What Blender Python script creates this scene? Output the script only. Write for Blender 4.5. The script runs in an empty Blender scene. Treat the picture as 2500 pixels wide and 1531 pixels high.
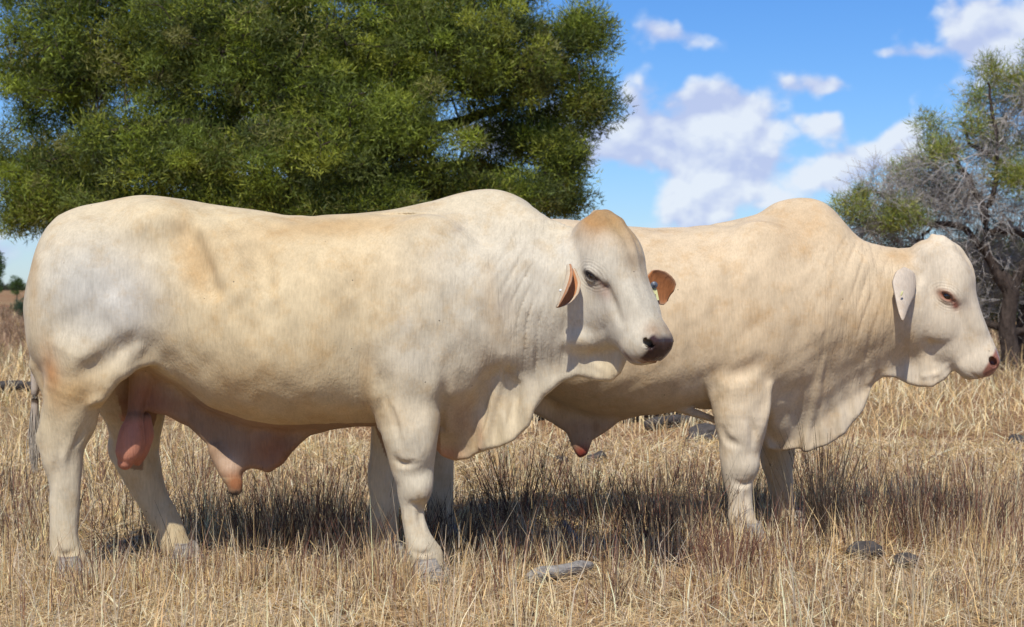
import bpy, math, random
import numpy as np
from mathutils import Vector, Matrix

rng = np.random.default_rng(7)
random.seed(7)
FPX = 4258.0            # focal length in photo pixels at 2464 px width
CAMH = 1.2
scene = bpy.context.scene

# ------------------------------------------------------------------ camera
cam_data = bpy.data.cameras.new('camera')
cam = bpy.data.objects.new('camera', cam_data)
scene.collection.objects.link(cam)
scene.camera = cam
cam.location = (0, 0, CAMH)
cam_data.sensor_width = 36.0
cam_data.lens = FPX / 2464 * 36.0
cam.rotation_euler = (math.radians(90 - math.degrees(math.atan(64.5 / FPX))), 0, 0)
cam_data.clip_start = 0.1
cam_data.clip_end = 6000
cam_data.dof.use_dof = True
cam_data.dof.focus_distance = 7.15
cam_data.dof.aperture_fstop = 6.3

# ------------------------------------------------------------------ light
SUN_EL, SUN_AZ = 52.0, 13.0        # light travels away from the camera and slightly to the right
trav = Vector((math.sin(math.radians(SUN_AZ)) * math.cos(math.radians(SUN_EL)),
               math.cos(math.radians(SUN_AZ)) * math.cos(math.radians(SUN_EL)),
               -math.sin(math.radians(SUN_EL))))
sd = bpy.data.lights.new('sun', 'SUN')
sd.energy = 4.8
sd.angle = math.radians(0.53)
sd.color = (1.0, 0.95, 0.85)
sun = bpy.data.objects.new('sun', sd)
scene.collection.objects.link(sun)
sun.rotation_euler = trav.to_track_quat('-Z', 'Y').to_euler()

world = bpy.data.worlds.new('World')
scene.world = world
world.use_nodes = True
wn, wl = world.node_tree.nodes, world.node_tree.links
wn.clear()

def nd(nodes, typ, **kw):
    n = nodes.new(typ)
    for k, v in kw.items():
        if k.startswith('i_'):
            n.inputs[k[2:]].default_value = v
        else:
            setattr(n, k, v)
    return n

def build_world():
    N, L = wn, wl
    out = nd(N, 'ShaderNodeOutputWorld')
    bg = nd(N, 'ShaderNodeBackground')
    bg.inputs['Strength'].default_value = 0.1
    L.new(bg.outputs[0], out.inputs[0])
    sky = nd(N, 'ShaderNodeTexSky')
    sky.sky_type = 'NISHITA'
    sky.sun_disc = False
    sky.sun_elevation = math.radians(SUN_EL)
    sky.sun_rotation = math.radians(180 + SUN_AZ)
    sky.air_density = 1.0
    sky.dust_density = 0.15
    sky.ozone_density = 3.0
    sky.altitude = 300
    tc = nd(N, 'ShaderNodeTexCoord')
    sep = nd(N, 'ShaderNodeSeparateXYZ')
    L.new(tc.outputs['Generated'], sep.inputs[0])

    def M(op, a, b=None, c=None, clamp=False):
        n = N.new('ShaderNodeMath'); n.operation = op; n.use_clamp = clamp
        for i, v in enumerate((a, b, c)):
            if v is None: continue
            if isinstance(v, (int, float)): n.inputs[i].default_value = v
            else: L.new(v, n.inputs[i])
        return n.outputs[0]
    az = M('ARCTAN2', sep.outputs[0], sep.outputs[1])
    el = M('ARCSINE', sep.outputs[2])
    comb = nd(N, 'ShaderNodeCombineXYZ')
    L.new(az, comb.inputs[0]); L.new(M('MULTIPLY', el, 1.25), comb.inputs[1])
    comb.inputs[2].default_value = 3.7

    def noise(vec, scale, detail, rough, off=(0, 0, 0), dist=0.0):
        mp = nd(N, 'ShaderNodeMapping'); mp.inputs['Location'].default_value = off
        L.new(vec, mp.inputs[0])
        n = nd(N, 'ShaderNodeTexNoise'); n.inputs['Scale'].default_value = scale
        n.inputs['Detail'].default_value = detail; n.inputs['Roughness'].default_value = rough
        n.inputs['Distortion'].default_value = dist
        L.new(mp.outputs[0], n.inputs['Vector'])
        return n.outputs['Fac']

    # each cloud: azimuth/elevation of its middle, half sizes (photo pixels), weight and brightness
    clouds = [(1590, 82, 110, 38, .72, .45), (1670, 105, 65, 26, .5, .35), (1610, 275, 150, 80, 1.1, .30), (1790, 318, 130, 62, 1.2, 1.0),
              (1520, 350, 220, 60, 1.2, .28), (1740, 255, 110, 50, .9, .35), (1860, 442, 160, 76, 1.4, 1.05), (1760, 400, 150, 30, .5, .1),
              (1660, 480, 110, 75, 1.1, .85), (2060, 400, 100, 55, 1.1, .95), (2165, 345, 52, 80, 1.1, .95),
              (2160, 143, 110, 16, .6, .4), (1935, 212, 75, 30, .62, .35), (1985, 218, 50, 18, .4, .3), (1960, 300, 60, 32, .62, .6),
              (2370, 60, 160, 100, 1.2, .7), (2330, 180, 60, 60, .5, .5), (2620, 250, 260, 160, .9, .8),
              (1500, 215, 45, 70, .7, .9), (20, 625, 110, 50, .9, .7), (-250, 500, 260, 110, .9, .8),
              (700, 420, 260, 70, .7, .8), (1250, 330, 160, 60, .75, .8), (560, 280, 120, 40, .7, .8),
              (1320, 200, 90, 40, .5, .8), (-700, 250, 300, 140, .9, .8), (3100, 350, 280, 120, .9, .8)]
    dens = None; lit = None
    for (cx, cy, rx, ry, wgt, br) in clouds:
        a0 = (cx - 1232) / FPX; e0 = (690 - cy) / FPX
        dx = M('MULTIPLY', M('SUBTRACT', az, a0), FPX / rx)
        dy = M('MULTIPLY', M('SUBTRACT', el, e0), FPX / ry)
        r2 = M('ADD', M('MULTIPLY', dx, dx), M('MULTIPLY', dy, dy))
        g = M('MULTIPLY', M('EXPONENT', M('MULTIPLY', r2, -0.9)), wgt)
        gl = M('MULTIPLY', g, M('MULTIPLY', M('ADD', M('MULTIPLY', dy, .42), .72), br))
        dens = g if dens is None else M('ADD', dens, g)
        lit = gl if lit is None else M('ADD', lit, gl)
    # generic scattered cumulus elsewhere (outside the view)
    gen = noise(comb.outputs[0], 2.6, 2, .5, (5, 2, 0))
    outside = M('SMOOTH_MAX', M('SUBTRACT', M('ABSOLUTE', az), .45), M('SUBTRACT', el, .24), .1)
    outw = M('MULTIPLY', M('ADD', outside, .0), 4.0, clamp=True)
    gdens = M('MULTIPLY', M('MULTIPLY', M('SUBTRACT', gen, .5, clamp=True), 6.0), outw)
    dens = M('ADD', dens, gdens)
    lit = M('ADD', lit, M('MULTIPLY', gdens, .75))
    def puffs(off):
        a = noise(comb.outputs[0], 17, 6, .55, off, .0)
        mp = nd(N, 'ShaderNodeMapping'); mp.inputs['Location'].default_value = off; L.new(comb.outputs[0], mp.inputs[0])
        dn = nd(N, 'ShaderNodeTexNoise'); dn.inputs['Scale'].default_value = 40; dn.inputs['Detail'].default_value = 3; L.new(mp.outputs[0], dn.inputs['Vector'])
        ad = nd(N, 'ShaderNodeVectorMath', operation='SCALE'); L.new(dn.outputs['Color'], ad.inputs[0]); ad.inputs['Scale'].default_value = .018
        a2 = nd(N, 'ShaderNodeVectorMath', operation='ADD'); L.new(mp.outputs[0], a2.inputs[0]); L.new(ad.outputs[0], a2.inputs[1])
        v = nd(N, 'ShaderNodeTexVoronoi', feature='SMOOTH_F1'); v.inputs['Scale'].default_value = 30; v.inputs['Detail'].default_value = 2.0; v.inputs['Roughness'].default_value = .5
        v.inputs['Smoothness'].default_value = .35
        L.new(a2.outputs[0], v.inputs['Vector'])
        return M('SUBTRACT', M('ADD', a, .30), M('MULTIPLY', v.outputs['Distance'], .42))
    n1 = puffs((0, 0, 0)); n1b = puffs((-.004, .008, 0))
    n2 = noise(comb.outputs[0], 9, 4, .5, (2, 7, 0))
    d = M('ADD', M('ADD', dens, M('MULTIPLY', M('SUBTRACT', n1, .5), 2.5)), M('MULTIPLY', M('SUBTRACT', n2, .5), .5))
    # only near a cloud can the noise make a cloud
    gate = M('MULTIPLY', dens, 2.2, clamp=True)
    mr = nd(N, 'ShaderNodeMapRange'); mr.interpolation_type = 'SMOOTHSTEP'
    L.new(d, mr.inputs[0]); mr.inputs[1].default_value = .30; mr.inputs[2].default_value = .95
    cov = M('MULTIPLY', M('MULTIPLY', mr.outputs[0], gate), .93)
    ratio = M('DIVIDE', lit, M('MAXIMUM', dens, .05))
    relief = M('MULTIPLY', M('SUBTRACT', n1, n1b), 4.2)
    bri = M('ADD', M('ADD', M('MULTIPLY', ratio, .95), relief), M('MULTIPLY', M('SUBTRACT', n2, .5), .9), clamp=True)
    cr = nd(N, 'ShaderNodeMix', data_type='RGBA')
    L.new(bri, cr.inputs['Factor'])
    cr.inputs['A'].default_value = (5.2, 6.0, 8.5, 1)
    cr.inputs['B'].default_value = (8.1, 8.7, 9.6, 1)
    # camera-like rendition of the blue: the whole dome is tinted alike
    tint = nd(N, 'ShaderNodeMix', data_type='RGBA', blend_type='MULTIPLY')
    tint.inputs['Factor'].default_value = 1
    L.new(sky.outputs[0], tint.inputs['A'])
    tint.inputs['B'].default_value = SKYTINT
    hs = nd(N, 'ShaderNodeHueSaturation'); hs.inputs['Saturation'].default_value = 1.12
    L.new(tint.outputs['Result'], hs.inputs['Color'])
    mx = nd(N, 'ShaderNodeMix', data_type='RGBA')
    L.new(cov, mx.inputs['Factor']); L.new(hs.outputs[0], mx.inputs['A']); L.new(cr.outputs['Result'], mx.inputs['B'])
    L.new(mx.outputs['Result'], bg.inputs['Color'])
SKYTINT = (0.72, 0.90, 1.25, 1)
build_world()
world.cycles.sample_map_resolution = 512

vs = scene.view_settings
vs.view_transform = 'Standard'; vs.look = 'None'; vs.gamma = 1.0; vs.use_curve_mapping = False
vs.exposure = 0.0
scene.cycles.max_bounces = 5
scene.cycles.diffuse_bounces = 3
scene.cycles.transparent_max_bounces = 4
scene.cycles.use_denoising = True

# ------------------------------------------------------------------ helpers
def W(px, py, D):
    """photo pixel (2464 scale) at depth D -> world point"""
    return np.array([(px - 1232) * D / FPX, D, CAMH - (py - 690) * D / FPX])

def mesh_np(name, verts, faces, mat, parent=None, smooth=True, attrs=None, loc=None):
    """one mesh object from numpy arrays; faces (n,3) or (n,4)"""
    me = bpy.data.meshes.new(name)
    verts = np.ascontiguousarray(verts, dtype=np.float32)
    if loc is not None: verts = verts - np.asarray(loc, dtype=np.float32)
    faces = np.ascontiguousarray(faces, dtype=np.int32)
    k = faces.shape[1]
    me.vertices.add(len(verts)); me.vertices.foreach_set('co', verts.ravel())
    me.loops.add(faces.size); me.loops.foreach_set('vertex_index', faces.ravel())
    me.polygons.add(len(faces))
    me.polygons.foreach_set('loop_start', np.arange(0, faces.size, k, dtype=np.int32))
    me.polygons.foreach_set('loop_total', np.full(len(faces), k, dtype=np.int32))
    if smooth: me.polygons.foreach_set('use_smooth', np.ones(len(faces), dtype=bool))
    me.update(calc_edges=True)
    for an, av in (attrs or {}).items():
        if av.ndim == 2:
            a = me.attributes.new(an, 'FLOAT_COLOR', 'POINT')
            c4 = np.ones((len(verts), 4), np.float32); c4[:, :3] = av
            a.data.foreach_set('color', c4.ravel())
        else:
            a = me.attributes.new(an, 'FLOAT', 'POINT'); a.data.foreach_set('value', av.astype(np.float32))
    me.materials.append(mat)
    o = bpy.data.objects.new(name, me)
    scene.collection.objects.link(o)
    if parent is not None: o.parent = parent
    return o

def thing(name, label, cat, loc, group=None):
    o = bpy.data.objects.new(name, None)
    scene.collection.objects.link(o)
    o.location = loc; o.empty_display_size = .1
    o['label'] = label; o['category'] = cat
    if group: o['group'] = group
    return o

def tag(o, label=None, cat=None, group=None, kind=None):
    for k, v in (('label', label), ('category', cat), ('group', group), ('kind', kind)):
        if v: o[k] = v
    return o

def tube(points, radii, sides=8):
    """swept tube, returns verts, quads"""
    P = np.asarray(points, float); R = np.asarray(radii, float); n = len(P)
    T = np.gradient(P, axis=0); T /= np.linalg.norm(T, axis=1)[:, None] + 1e-9
    ref = np.array([0, 0, 1.0]) if abs(T[0, 2]) < .9 else np.array([1.0, 0, 0])
    U = np.cross(T, ref); U /= np.linalg.norm(U, axis=1)[:, None] + 1e-9
    V = np.cross(T, U)
    a = np.arange(sides) / sides * 2 * math.pi
    ring = (np.cos(a)[None, :, None] * U[:, None, :] + np.sin(a)[None, :, None] * V[:, None, :]) * R[:, None, None] + P[:, None, :]
    i = np.arange(n - 1)[:, None]; j = np.arange(sides)[None, :]; j2 = (j + 1) % sides
    F = np.stack([i * sides + j, i * sides + j2, (i + 1) * sides + j2, (i + 1) * sides + j], -1).reshape(-1, 4)
    return ring.reshape(-1, 3), F

def merge(parts):
    vs_, fs_, k = [], [], 0
    for v, f in parts:
        vs_.append(v); fs_.append(f + k); k += len(v)
    return np.concatenate(vs_), np.concatenate(fs_)

def smooth_line(pts, n):
    P = np.asarray(pts, float)
    t = np.linspace(0, len(P) - 1, n)
    i = np.clip(t.astype(int), 0, len(P) - 2); u = (t - i)[:, None]
    p0 = P[np.maximum(i - 1, 0)]; p1 = P[i]; p2 = P[i + 1]; p3 = P[np.minimum(i + 2, len(P) - 1)]
    return .5 * ((2 * p1) + (-p0 + p2) * u + (2 * p0 - 5 * p1 + 4 * p2 - p3) * u ** 2 + (-p0 + 3 * p1 - 3 * p2 + p3) * u ** 3)

# ------------------------------------------------------------------ sculpting with distance fields
def smin(a, b, k):
    h = np.clip(.5 + .5 * (b - a) / k, 0, 1)
    return b + (a - b) * h - k * h * (1 - h)

class Frame:
    def __init__(s, O=(0, 0, 0), R=None, sc=1.0):
        s.O = np.asarray(O, float); s.R = np.eye(3) if R is None else np.asarray(R, float); s.sc = sc  # columns = local axes
    def to_local(s, P): return (P - s.O) @ s.R / s.sc
    def to_world(s, p): return s.O + s.R @ (np.asarray(p, float) * s.sc)
ID = Frame()

class Sculpt:
    def __init__(s): s.ops = []
    def add(s, fn, lo, hi, k=.03, op='u', frame=ID):
        lo = np.asarray(lo, float); hi = np.asarray(hi, float)
        if frame is not ID:
            c = np.array([[x, y, z] for x in (lo[0], hi[0]) for y in (lo[1], hi[1]) for z in (lo[2], hi[2])])
            w = c * frame.sc @ frame.R.T + frame.O
            lo, hi = w.min(0), w.max(0)
        s.ops.append((fn, lo, hi, k, op, frame))
    def evaluate(s, P):
        f = np.full(len(P), 1.0, np.float32)
        for fn, lo, hi, k, op, fr in s.ops:
            m = k + (.07 if op != 'd' else 0)
            idx = np.nonzero(((P > lo - m) & (P < hi + m)).all(1))[0]
            if len(idx) == 0: continue
            Q = P[idx]
            if op == 'd':
                f[idx] += fn(Q, f[idx]); continue
            d = fn(Q if fr is ID else fr.to_local(Q)) * fr.sc
            if op == 'u': f[idx] = smin(f[idx], d, k)
            else: f[idx] = -smin(-f[idx], d, k)
        return f
    # primitives ------------------------------------------------
    def ell(s, c, r, k=.03, op='u', frame=ID, R=None):
        c = np.asarray(c, float); r = np.asarray(r, float)
        Rm = np.eye(3) if R is None else R
        def fn(P):
            q = (P - c) @ Rm
            k0 = np.linalg.norm(q / r, axis=1); k1 = np.linalg.norm(q / r ** 2, axis=1) + 1e-6
            return k0 * (k0 - 1) / k1
        m = r.max() if R is not None else r
        s.add(fn, c - m, c + m, k, op, frame)
    def chain(s, pts, rad, k=.03, op='u', frame=ID, sy=1.0, n=None):
        n = n or (len(pts) - 1) * 4 + 1
        P4 = smooth_line(np.c_[np.asarray(pts, float), np.asarray(rad, float)], n)
        A = P4[:, :3]; rr = P4[:, 3]
        yc = A[:, 1]
        def fn(P):
            best = np.full(len(P), 1e6); br = np.zeros(len(P))
            for i in range(n - 1):
                a, b = A[i], A[i + 1]; ba = b - a
                if sy != 1.0:
                    S = np.array([1, 1 / sy, 1]); pa = (P - a) * S; bb = ba * S
                else: pa = P - a; bb = ba
                t = np.clip(pa @ bb / (bb @ bb + 1e-9), 0, 1)
                q = pa - t[:, None] * bb
                d = (q * q).sum(1); m = d < best
                best = np.where(m, d, best); br = np.where(m, rr[i] + (rr[i + 1] - rr[i]) * t, br)
            best = np.sqrt(best) - br
            return best * min(1, sy)
        m = rr.max() * max(1, sy)
        s.add(fn, A.min(0) - m, A.max(0) + m, k, op, frame)
    def loft(s, st, k=.03, frame=ID):
        """stations along local axis 0: (t, up, dn, mid, half width, centre1, p_up, p_dn); axis 1 = sideways, axis 2 = up"""
        st = np.asarray(st, float)
        D = smooth_line(st, len(st) * 8)
        o = np.argsort(D[:, 0]); D = D[o]
        def fn(P):
            t = P[:, 0]; tc = np.clip(t, D[0, 0], D[-1, 0])
            up, dn, mid, w, yc, pu, pd = (np.interp(tc, D[:, 0], D[:, i]) for i in range(1, 8))
            y = np.abs(P[:, 1] - yc); z = P[:, 2] - mid
            h = np.where(z > 0, up - mid, mid - dn); p = np.where(z > 0, pu, pd); z = np.abs(z)
            h = np.maximum(h, 1e-3); w = np.maximum(w, 1e-3)
            a = y / w + 1e-6; b = z / h + 1e-6
            r = (a ** p + b ** p) ** (1 / p)
            g = np.sqrt((r ** (1 - p) * a ** (p - 1) / w) ** 2 + (r ** (1 - p) * b ** (p - 1) / h) ** 2) + 1e-6
            ds = (r - 1) / g
            de = np.abs(t - tc)
            return np.where(de > 0, np.sqrt(np.maximum(ds, 0) ** 2 + de ** 2) + np.minimum(ds, 0) * .0, ds)
        ymax = (np.abs(st[:, 4]) + st[:, 4] * 0).max()
        lo = [D[0, 0], (D[:, 5] - D[:, 4]).min(), D[:, 2].min()]; hi = [D[-1, 0], (D[:, 5] + D[:, 4]).max(), D[:, 1].max()]
        s.add(fn, lo, hi, k, 'u', frame)
    def slab(s, poly, thick, yfun, k=.03, wob=None, edge=.0):
        """sheet whose outline is a closed polygon in the x-z plane; thick(x,z), yfun(x,z) arrays"""
        Q = np.asarray(poly, float); n = len(Q)
        def fn(P):
            x, z = P[:, 0], P[:, 2]
            d2 = np.full(len(P), 1e6); sgn = np.ones(len(P))
            j = n - 1
            for i in range(n):
                ex, ez = Q[j] - Q[i]; wx = x - Q[i, 0]; wz = z - Q[i, 1]
                t = np.clip((wx * ex + wz * ez) / (ex * ex + ez * ez + 1e-12), 0, 1)
                d2 = np.minimum(d2, (wx - ex * t) ** 2 + (wz - ez * t) ** 2)
                c1 = z >= Q[i, 1]; c2 = z < Q[j, 1]; c3 = ex * wz > ez * wx
                flip = (c1 & c2 & c3) | (~c1 & ~c2 & ~c3)
                sgn = np.where(flip, -sgn, sgn); j = i
            d = sgn * np.sqrt(d2)
            th = thick(x, z); dy = np.abs(P[:, 1] - yfun(x, z)) - th
            d = d + th                       # keep the rounded rim inside the outline
            return np.sqrt(np.maximum(d, 0) ** 2 + np.maximum(dy + th, 0) ** 2) - th + np.minimum(np.maximum(d, dy), 0) * 0 if False else \
                np.sqrt(np.maximum(d, 0) ** 2 + (np.maximum(dy + th, 0)) ** 2) - th
        lo = [Q[:, 0].min(), 0, Q[:, 1].min()]; hi = [Q[:, 0].max(), 50, Q[:, 1].max()]
        s.add(fn, lo, hi, k, 'u')

    def surf(s, px, py, d0=6.2, d1=9.2):
        """depth at which the view line through a photo pixel first meets the sculpture"""
        d = np.arange(d0, d1, .006)
        f = s.evaluate(np.stack([(px - 1232) * d / FPX, d, CAMH - (py - 690) * d / FPX], -1))
        i = np.nonzero(f < 0)[0]
        return None if len(i) == 0 else d[i[0]]
    def fold(s, pts, k=.02, embed=.55, op='u', far=None, d0=6.2):
        """ridge (or groove) laid along the near flank; pts (px, py, r); far = mid depth to mirror it on the other side"""
        P, R = [], []
        ds = [s.surf(a, b, d0) for a, b, r in pts]
        ok = [d for d in ds if d is not None]
        ds = [ok[0] if d is None else d for d in ds]
        for i, ((a, b, r), d) in enumerate(zip(pts, ds)):
            end = k * .9 if i in (0, len(pts) - 1) and r < .0135 else 0     # let thin ends sink away
            P.append(W(a, b, d + (r * embed + end if op == 'u' else -r * embed - end))); R.append(r)
        if far is not None:
            P2 = [np.array([p[0], 2 * far - p[1], p[2]]) for p in P]; s.chain(P2, R, k=k, op=op)
        s.chain(P, R, k=k, op=op)

    def mesh(s, lo, hi, h):
        lo = np.asarray(lo, float); hi = np.asarray(hi, float); B = 4
        nb = np.ceil((hi - lo) / (h * B)).astype(int)
        cx, cy, cz = [lo[i] + (np.arange(nb[i]) + .5) * h * B for i in range(3)]
        G = np.stack(np.meshgrid(cx, cy, cz, indexing='ij'), -1).reshape(-1, 3)
        fc = s.evaluate(G).reshape(nb)
        near = np.abs(fc) < h * B * 1.6
        for ax in range(3):                         # one-block dilation
            a = np.moveaxis(near, ax, 0).copy(); b = a.copy()
            b[1:] |= a[:-1]; b[:-1] |= a[1:]; near = np.moveaxis(b, 0, ax)
        up = lambda A: A.repeat(B, 0).repeat(B, 1).repeat(B, 2)
        V = np.where(up(fc) < 0, -1.0, 1.0).astype(np.float32)
        ii = np.argwhere(up(near))
        pts = lo + (ii + .5) * h
        out = np.empty(len(pts), np.float32)
        for a in range(0, len(pts), 400000):
            out[a:a + 400000] = s.evaluate(pts[a:a + 400000])
        V[ii[:, 0], ii[:, 1], ii[:, 2]] = out
        ins = V < 0
        c = [ins[i:ins.shape[0] - 1 + i, j:ins.shape[1] - 1 + j, k:ins.shape[2] - 1 + k] for i in (0, 1) for j in (0, 1) for k in (0, 1)]
        cnt = sum(x.astype(np.int8) for x in c)
        cells = np.argwhere((cnt > 0) & (cnt < 8))
        corner = np.array([[i, j, k] for i in (0, 1) for j in (0, 1) for k in (0, 1)])
        cv = np.stack([V[cells[:, 0] + o[0], cells[:, 1] + o[1], cells[:, 2] + o[2]] for o in corner], 1)
        acc = np.zeros((len(cells), 3)); num = np.zeros(len(cells))
        for a in range(8):
            for b in range(a + 1, 8):
                if np.abs(corner[a] - corner[b]).sum() != 1: continue
                m = (cv[:, a] < 0) != (cv[:, b] < 0)
                t = np.where(m, cv[:, a] / np.where(m, cv[:, a] - cv[:, b], 1), 0)
                p = corner[a] + t[:, None] * (corner[b] - corner[a])
                acc += np.where(m[:, None], p, 0); num += m
        verts = lo + (cells + acc / num[:, None] + .5) * h
        vid = np.full(np.array(V.shape) - 1, -1, np.int32)
        vid[cells[:, 0], cells[:, 1], cells[:, 2]] = np.arange(len(cells))
        quads = []
        for ax in range(3):
            A = np.moveaxis(ins, ax, 0)
            e = np.argwhere(A[:-1] != A[1:])
            e = e[(e[:, 1] > 0) & (e[:, 2] > 0) & (e[:, 1] < A.shape[1] - 1) & (e[:, 2] < A.shape[2] - 1)]
            Vd = np.moveaxis(vid, ax, 0)
            q = np.stack([Vd[e[:, 0], e[:, 1] - 1, e[:, 2] - 1], Vd[e[:, 0], e[:, 1], e[:, 2] - 1], Vd[e[:, 0], e[:, 1], e[:, 2]], Vd[e[:, 0], e[:, 1] - 1, e[:, 2]]], 1)
            inside = A[e[:, 0], e[:, 1], e[:, 2]]
            flip = inside if ax != 1 else ~inside
            q = np.where(flip[:, None], q, q[:, ::-1])
            quads.append(q)
        Q = np.concatenate(quads); Q = Q[(Q >= 0).all(1)]
        # drop specks that are not joined to the body
        par = np.arange(len(verts))
        for _ in range(40):
            m = par[Q].min(1); old = par.copy()
            for c_ in range(4): np.minimum.at(par, Q[:, c_], m)
            par = par[par]
            if (old == par).all(): break
        return verts, Q

def val_noise(P, scale, seed=0):
    """cheap smooth pseudo-noise in about -1..1"""
    r = np.random.default_rng(seed); out = np.zeros(len(P))
    for _ in range(7):
        d = r.normal(size=3); d /= np.linalg.norm(d)
        out += np.sin(P @ d * scale * r.uniform(.6, 1.6) + r.uniform(0, 6.28) + 1.3 * np.sin(P @ np.roll(d, 1) * scale * .7 + r.uniform(0, 6)))
    return out / 4.0

# ------------------------------------------------------------------ materials
def new_mat(name):
    m = bpy.data.materials.new(name); m.use_nodes = True
    m.node_tree.nodes.clear()
    return m, m.node_tree.nodes, m.node_tree.links

def mnode(N, L, op, a, b=None, clamp=False):
    n = N.new('ShaderNodeMath'); n.operation = op; n.use_clamp = clamp
    for i, v in enumerate((a, b)):
        if v is None: continue
        if isinstance(v, (int, float)): n.inputs[i].default_value = v
        else: L.new(v, n.inputs[i])
    return n.outputs[0]

def mat_hide(name, fine=1.0):
    m, N, L = new_mat(name)
    out = N.new('ShaderNodeOutputMaterial'); b = N.new('ShaderNodeBsdfPrincipled'); L.new(b.outputs[0], out.inputs[0])
    at = N.new('ShaderNodeAttribute'); at.attribute_name = 'coat'
    gl = N.new('ShaderNodeAttribute'); gl.attribute_name = 'gloss'
    wr = N.new('ShaderNodeAttribute'); wr.attribute_name = 'wrinkle'
    tc = N.new('ShaderNodeTexCoord')
    def noise(sc, det, vec=None, mscale=None, rough=.55):
        mp = N.new('ShaderNodeMapping'); L.new(vec or tc.outputs['Object'], mp.inputs[0])
        if mscale: mp.inputs['Scale'].default_value = mscale
        n = N.new('ShaderNodeTexNoise'); n.inputs['Scale'].default_value = sc; n.inputs['Detail'].default_value = det
        n.inputs['Roughness'].default_value = rough
        L.new(mp.outputs[0], n.inputs['Vector']); return n.outputs['Fac']
    big = noise(5, 5, rough=.65)
    vert = noise(22, 4, mscale=(1.0, 1.0, .12))
    hair = noise(130, 3, mscale=(1.0, 1.0, .16))
    dirt = noise(9, 6, rough=.7)
    # brightness mottling
    f = mnode(N, L, 'ADD', mnode(N, L, 'MULTIPLY', mnode(N, L, 'SUBTRACT', big, .5), .50),
              mnode(N, L, 'ADD', mnode(N, L, 'MULTIPLY', mnode(N, L, 'SUBTRACT', vert, .5), .34), mnode(N, L, 'MULTIPLY', mnode(N, L, 'SUBTRACT', hair, .5), .45)))
    f = mnode(N, L, 'ADD', f, 1.0)
    cm = N.new('ShaderNodeVectorMath'); cm.operation = 'SCALE'
    L.new(at.outputs['Color'], cm.inputs[0]); L.new(f, cm.inputs['Scale'])
    # warm stains
    st = N.new('ShaderNodeMapRange'); L.new(dirt, st.inputs[0]); st.inputs[1].default_value = .50; st.inputs[2].default_value = .74; st.inputs[4].default_value = .62
    mx = N.new('ShaderNodeMix'); mx.data_type = 'RGBA'; mx.blend_type = 'MULTIPLY'
    L.new(st.outputs[0], mx.inputs['Factor']); L.new(cm.outputs[0], mx.inputs['A']); mx.inputs['B'].default_value = (.82, .66, .45, 1)
    # flies and specks
    vo = N.new('ShaderNodeTexVoronoi'); vo.inputs['Scale'].default_value = 17; vo.inputs['Randomness'].default_value = 1
    L.new(tc.outputs['Object'], vo.inputs['Vector'])
    sp = mnode(N, L, 'LESS_THAN', vo.outputs['Distance'], .055)
    sepc = N.new('ShaderNodeSeparateColor'); L.new(vo.outputs['Color'], sepc.inputs[0])
    sp = mnode(N, L, 'MULTIPLY', sp, mnode(N, L, 'GREATER_THAN', sepc.outputs[0], .72))
    mx2 = N.new('ShaderNodeMix'); mx2.data_type = 'RGBA'
    L.new(mnode(N, L, 'MULTIPLY', sp, .7), mx2.inputs['Factor']); L.new(mx.outputs['Result'], mx2.inputs['A']); mx2.inputs['B'].default_value = (.06, .045, .035, 1)
    L.new(mx2.outputs['Result'], b.inputs['Base Color'])
    rr = N.new('ShaderNodeMapRange'); L.new(gl.outputs['Fac'], rr.inputs[0]); rr.inputs[3].default_value = .72; rr.inputs[4].default_value = .22
    L.new(rr.outputs[0], b.inputs['Roughness'])
    b.inputs['Specular IOR Level'].default_value = .25
    b.inputs['Sheen Weight'].default_value = .06
    b.inputs['Sheen Roughness'].default_value = .4
    # relief: skin folds (where 'wrinkle' > 0), coat
    mp = N.new('ShaderNodeMapping'); L.new(tc.outputs['Object'], mp.inputs[0])
    mp.inputs['Rotation'].default_value = (0, math.radians(-7), 0)
    mp.inputs['Scale'].default_value = (1.0, .25, .055)
    wn1 = N.new('ShaderNodeTexNoise'); wn1.inputs['Scale'].default_value = 30; wn1.inputs['Detail'].default_value = 1.0; wn1.inputs['Distortion'].default_value = .15
    L.new(mp.outputs[0], wn1.inputs['Vector'])
    ab = mnode(N, L, 'ABSOLUTE', mnode(N, L, 'SUBTRACT', wn1.outputs['Fac'], .5))
    crease = N.new('ShaderNodeMapRange'); L.new(ab, crease.inputs[0]); crease.inputs[1].default_value = 0; crease.inputs[2].default_value = .06
    crease.interpolation_type = 'SMOOTHSTEP'
    ch = mnode(N, L, 'MULTIPLY', mnode(N, L, 'SUBTRACT', crease.outputs[0], 1.0), wr.outputs['Fac'])
    h = mnode(N, L, 'ADD', mnode(N, L, 'MULTIPLY', ch, .0013), mnode(N, L, 'MULTIPLY', hair, .0026))
    h = mnode(N, L, 'ADD', h, mnode(N, L, 'MULTIPLY', noise(30, 4, rough=.6), .0019))
    er = N.new('ShaderNodeAttribute'); er.attribute_name = 'eye_ring'
    ring = mnode(N, L, 'SINE', mnode(N, L, 'ADD', mnode(N, L, 'MULTIPLY', er.outputs['Fac'], 1.05), mnode(N, L, 'MULTIPLY', noise(25, 2), 5.0)))
    fall = N.new('ShaderNodeMapRange'); L.new(er.outputs['Fac'], fall.inputs[0]); fall.inputs[1].default_value = 16; fall.inputs[2].default_value = 40; fall.inputs[3].default_value = 1; fall.inputs[4].default_value = 0
    h = mnode(N, L, 'ADD', h, mnode(N, L, 'MULTIPLY', mnode(N, L, 'MULTIPLY', ring, fall.outputs[0]), .0006))
    bp = N.new('ShaderNodeBump'); bp.inputs['Strength'].default_value = .85; bp.inputs['Distance'].default_value = 1.0
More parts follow.
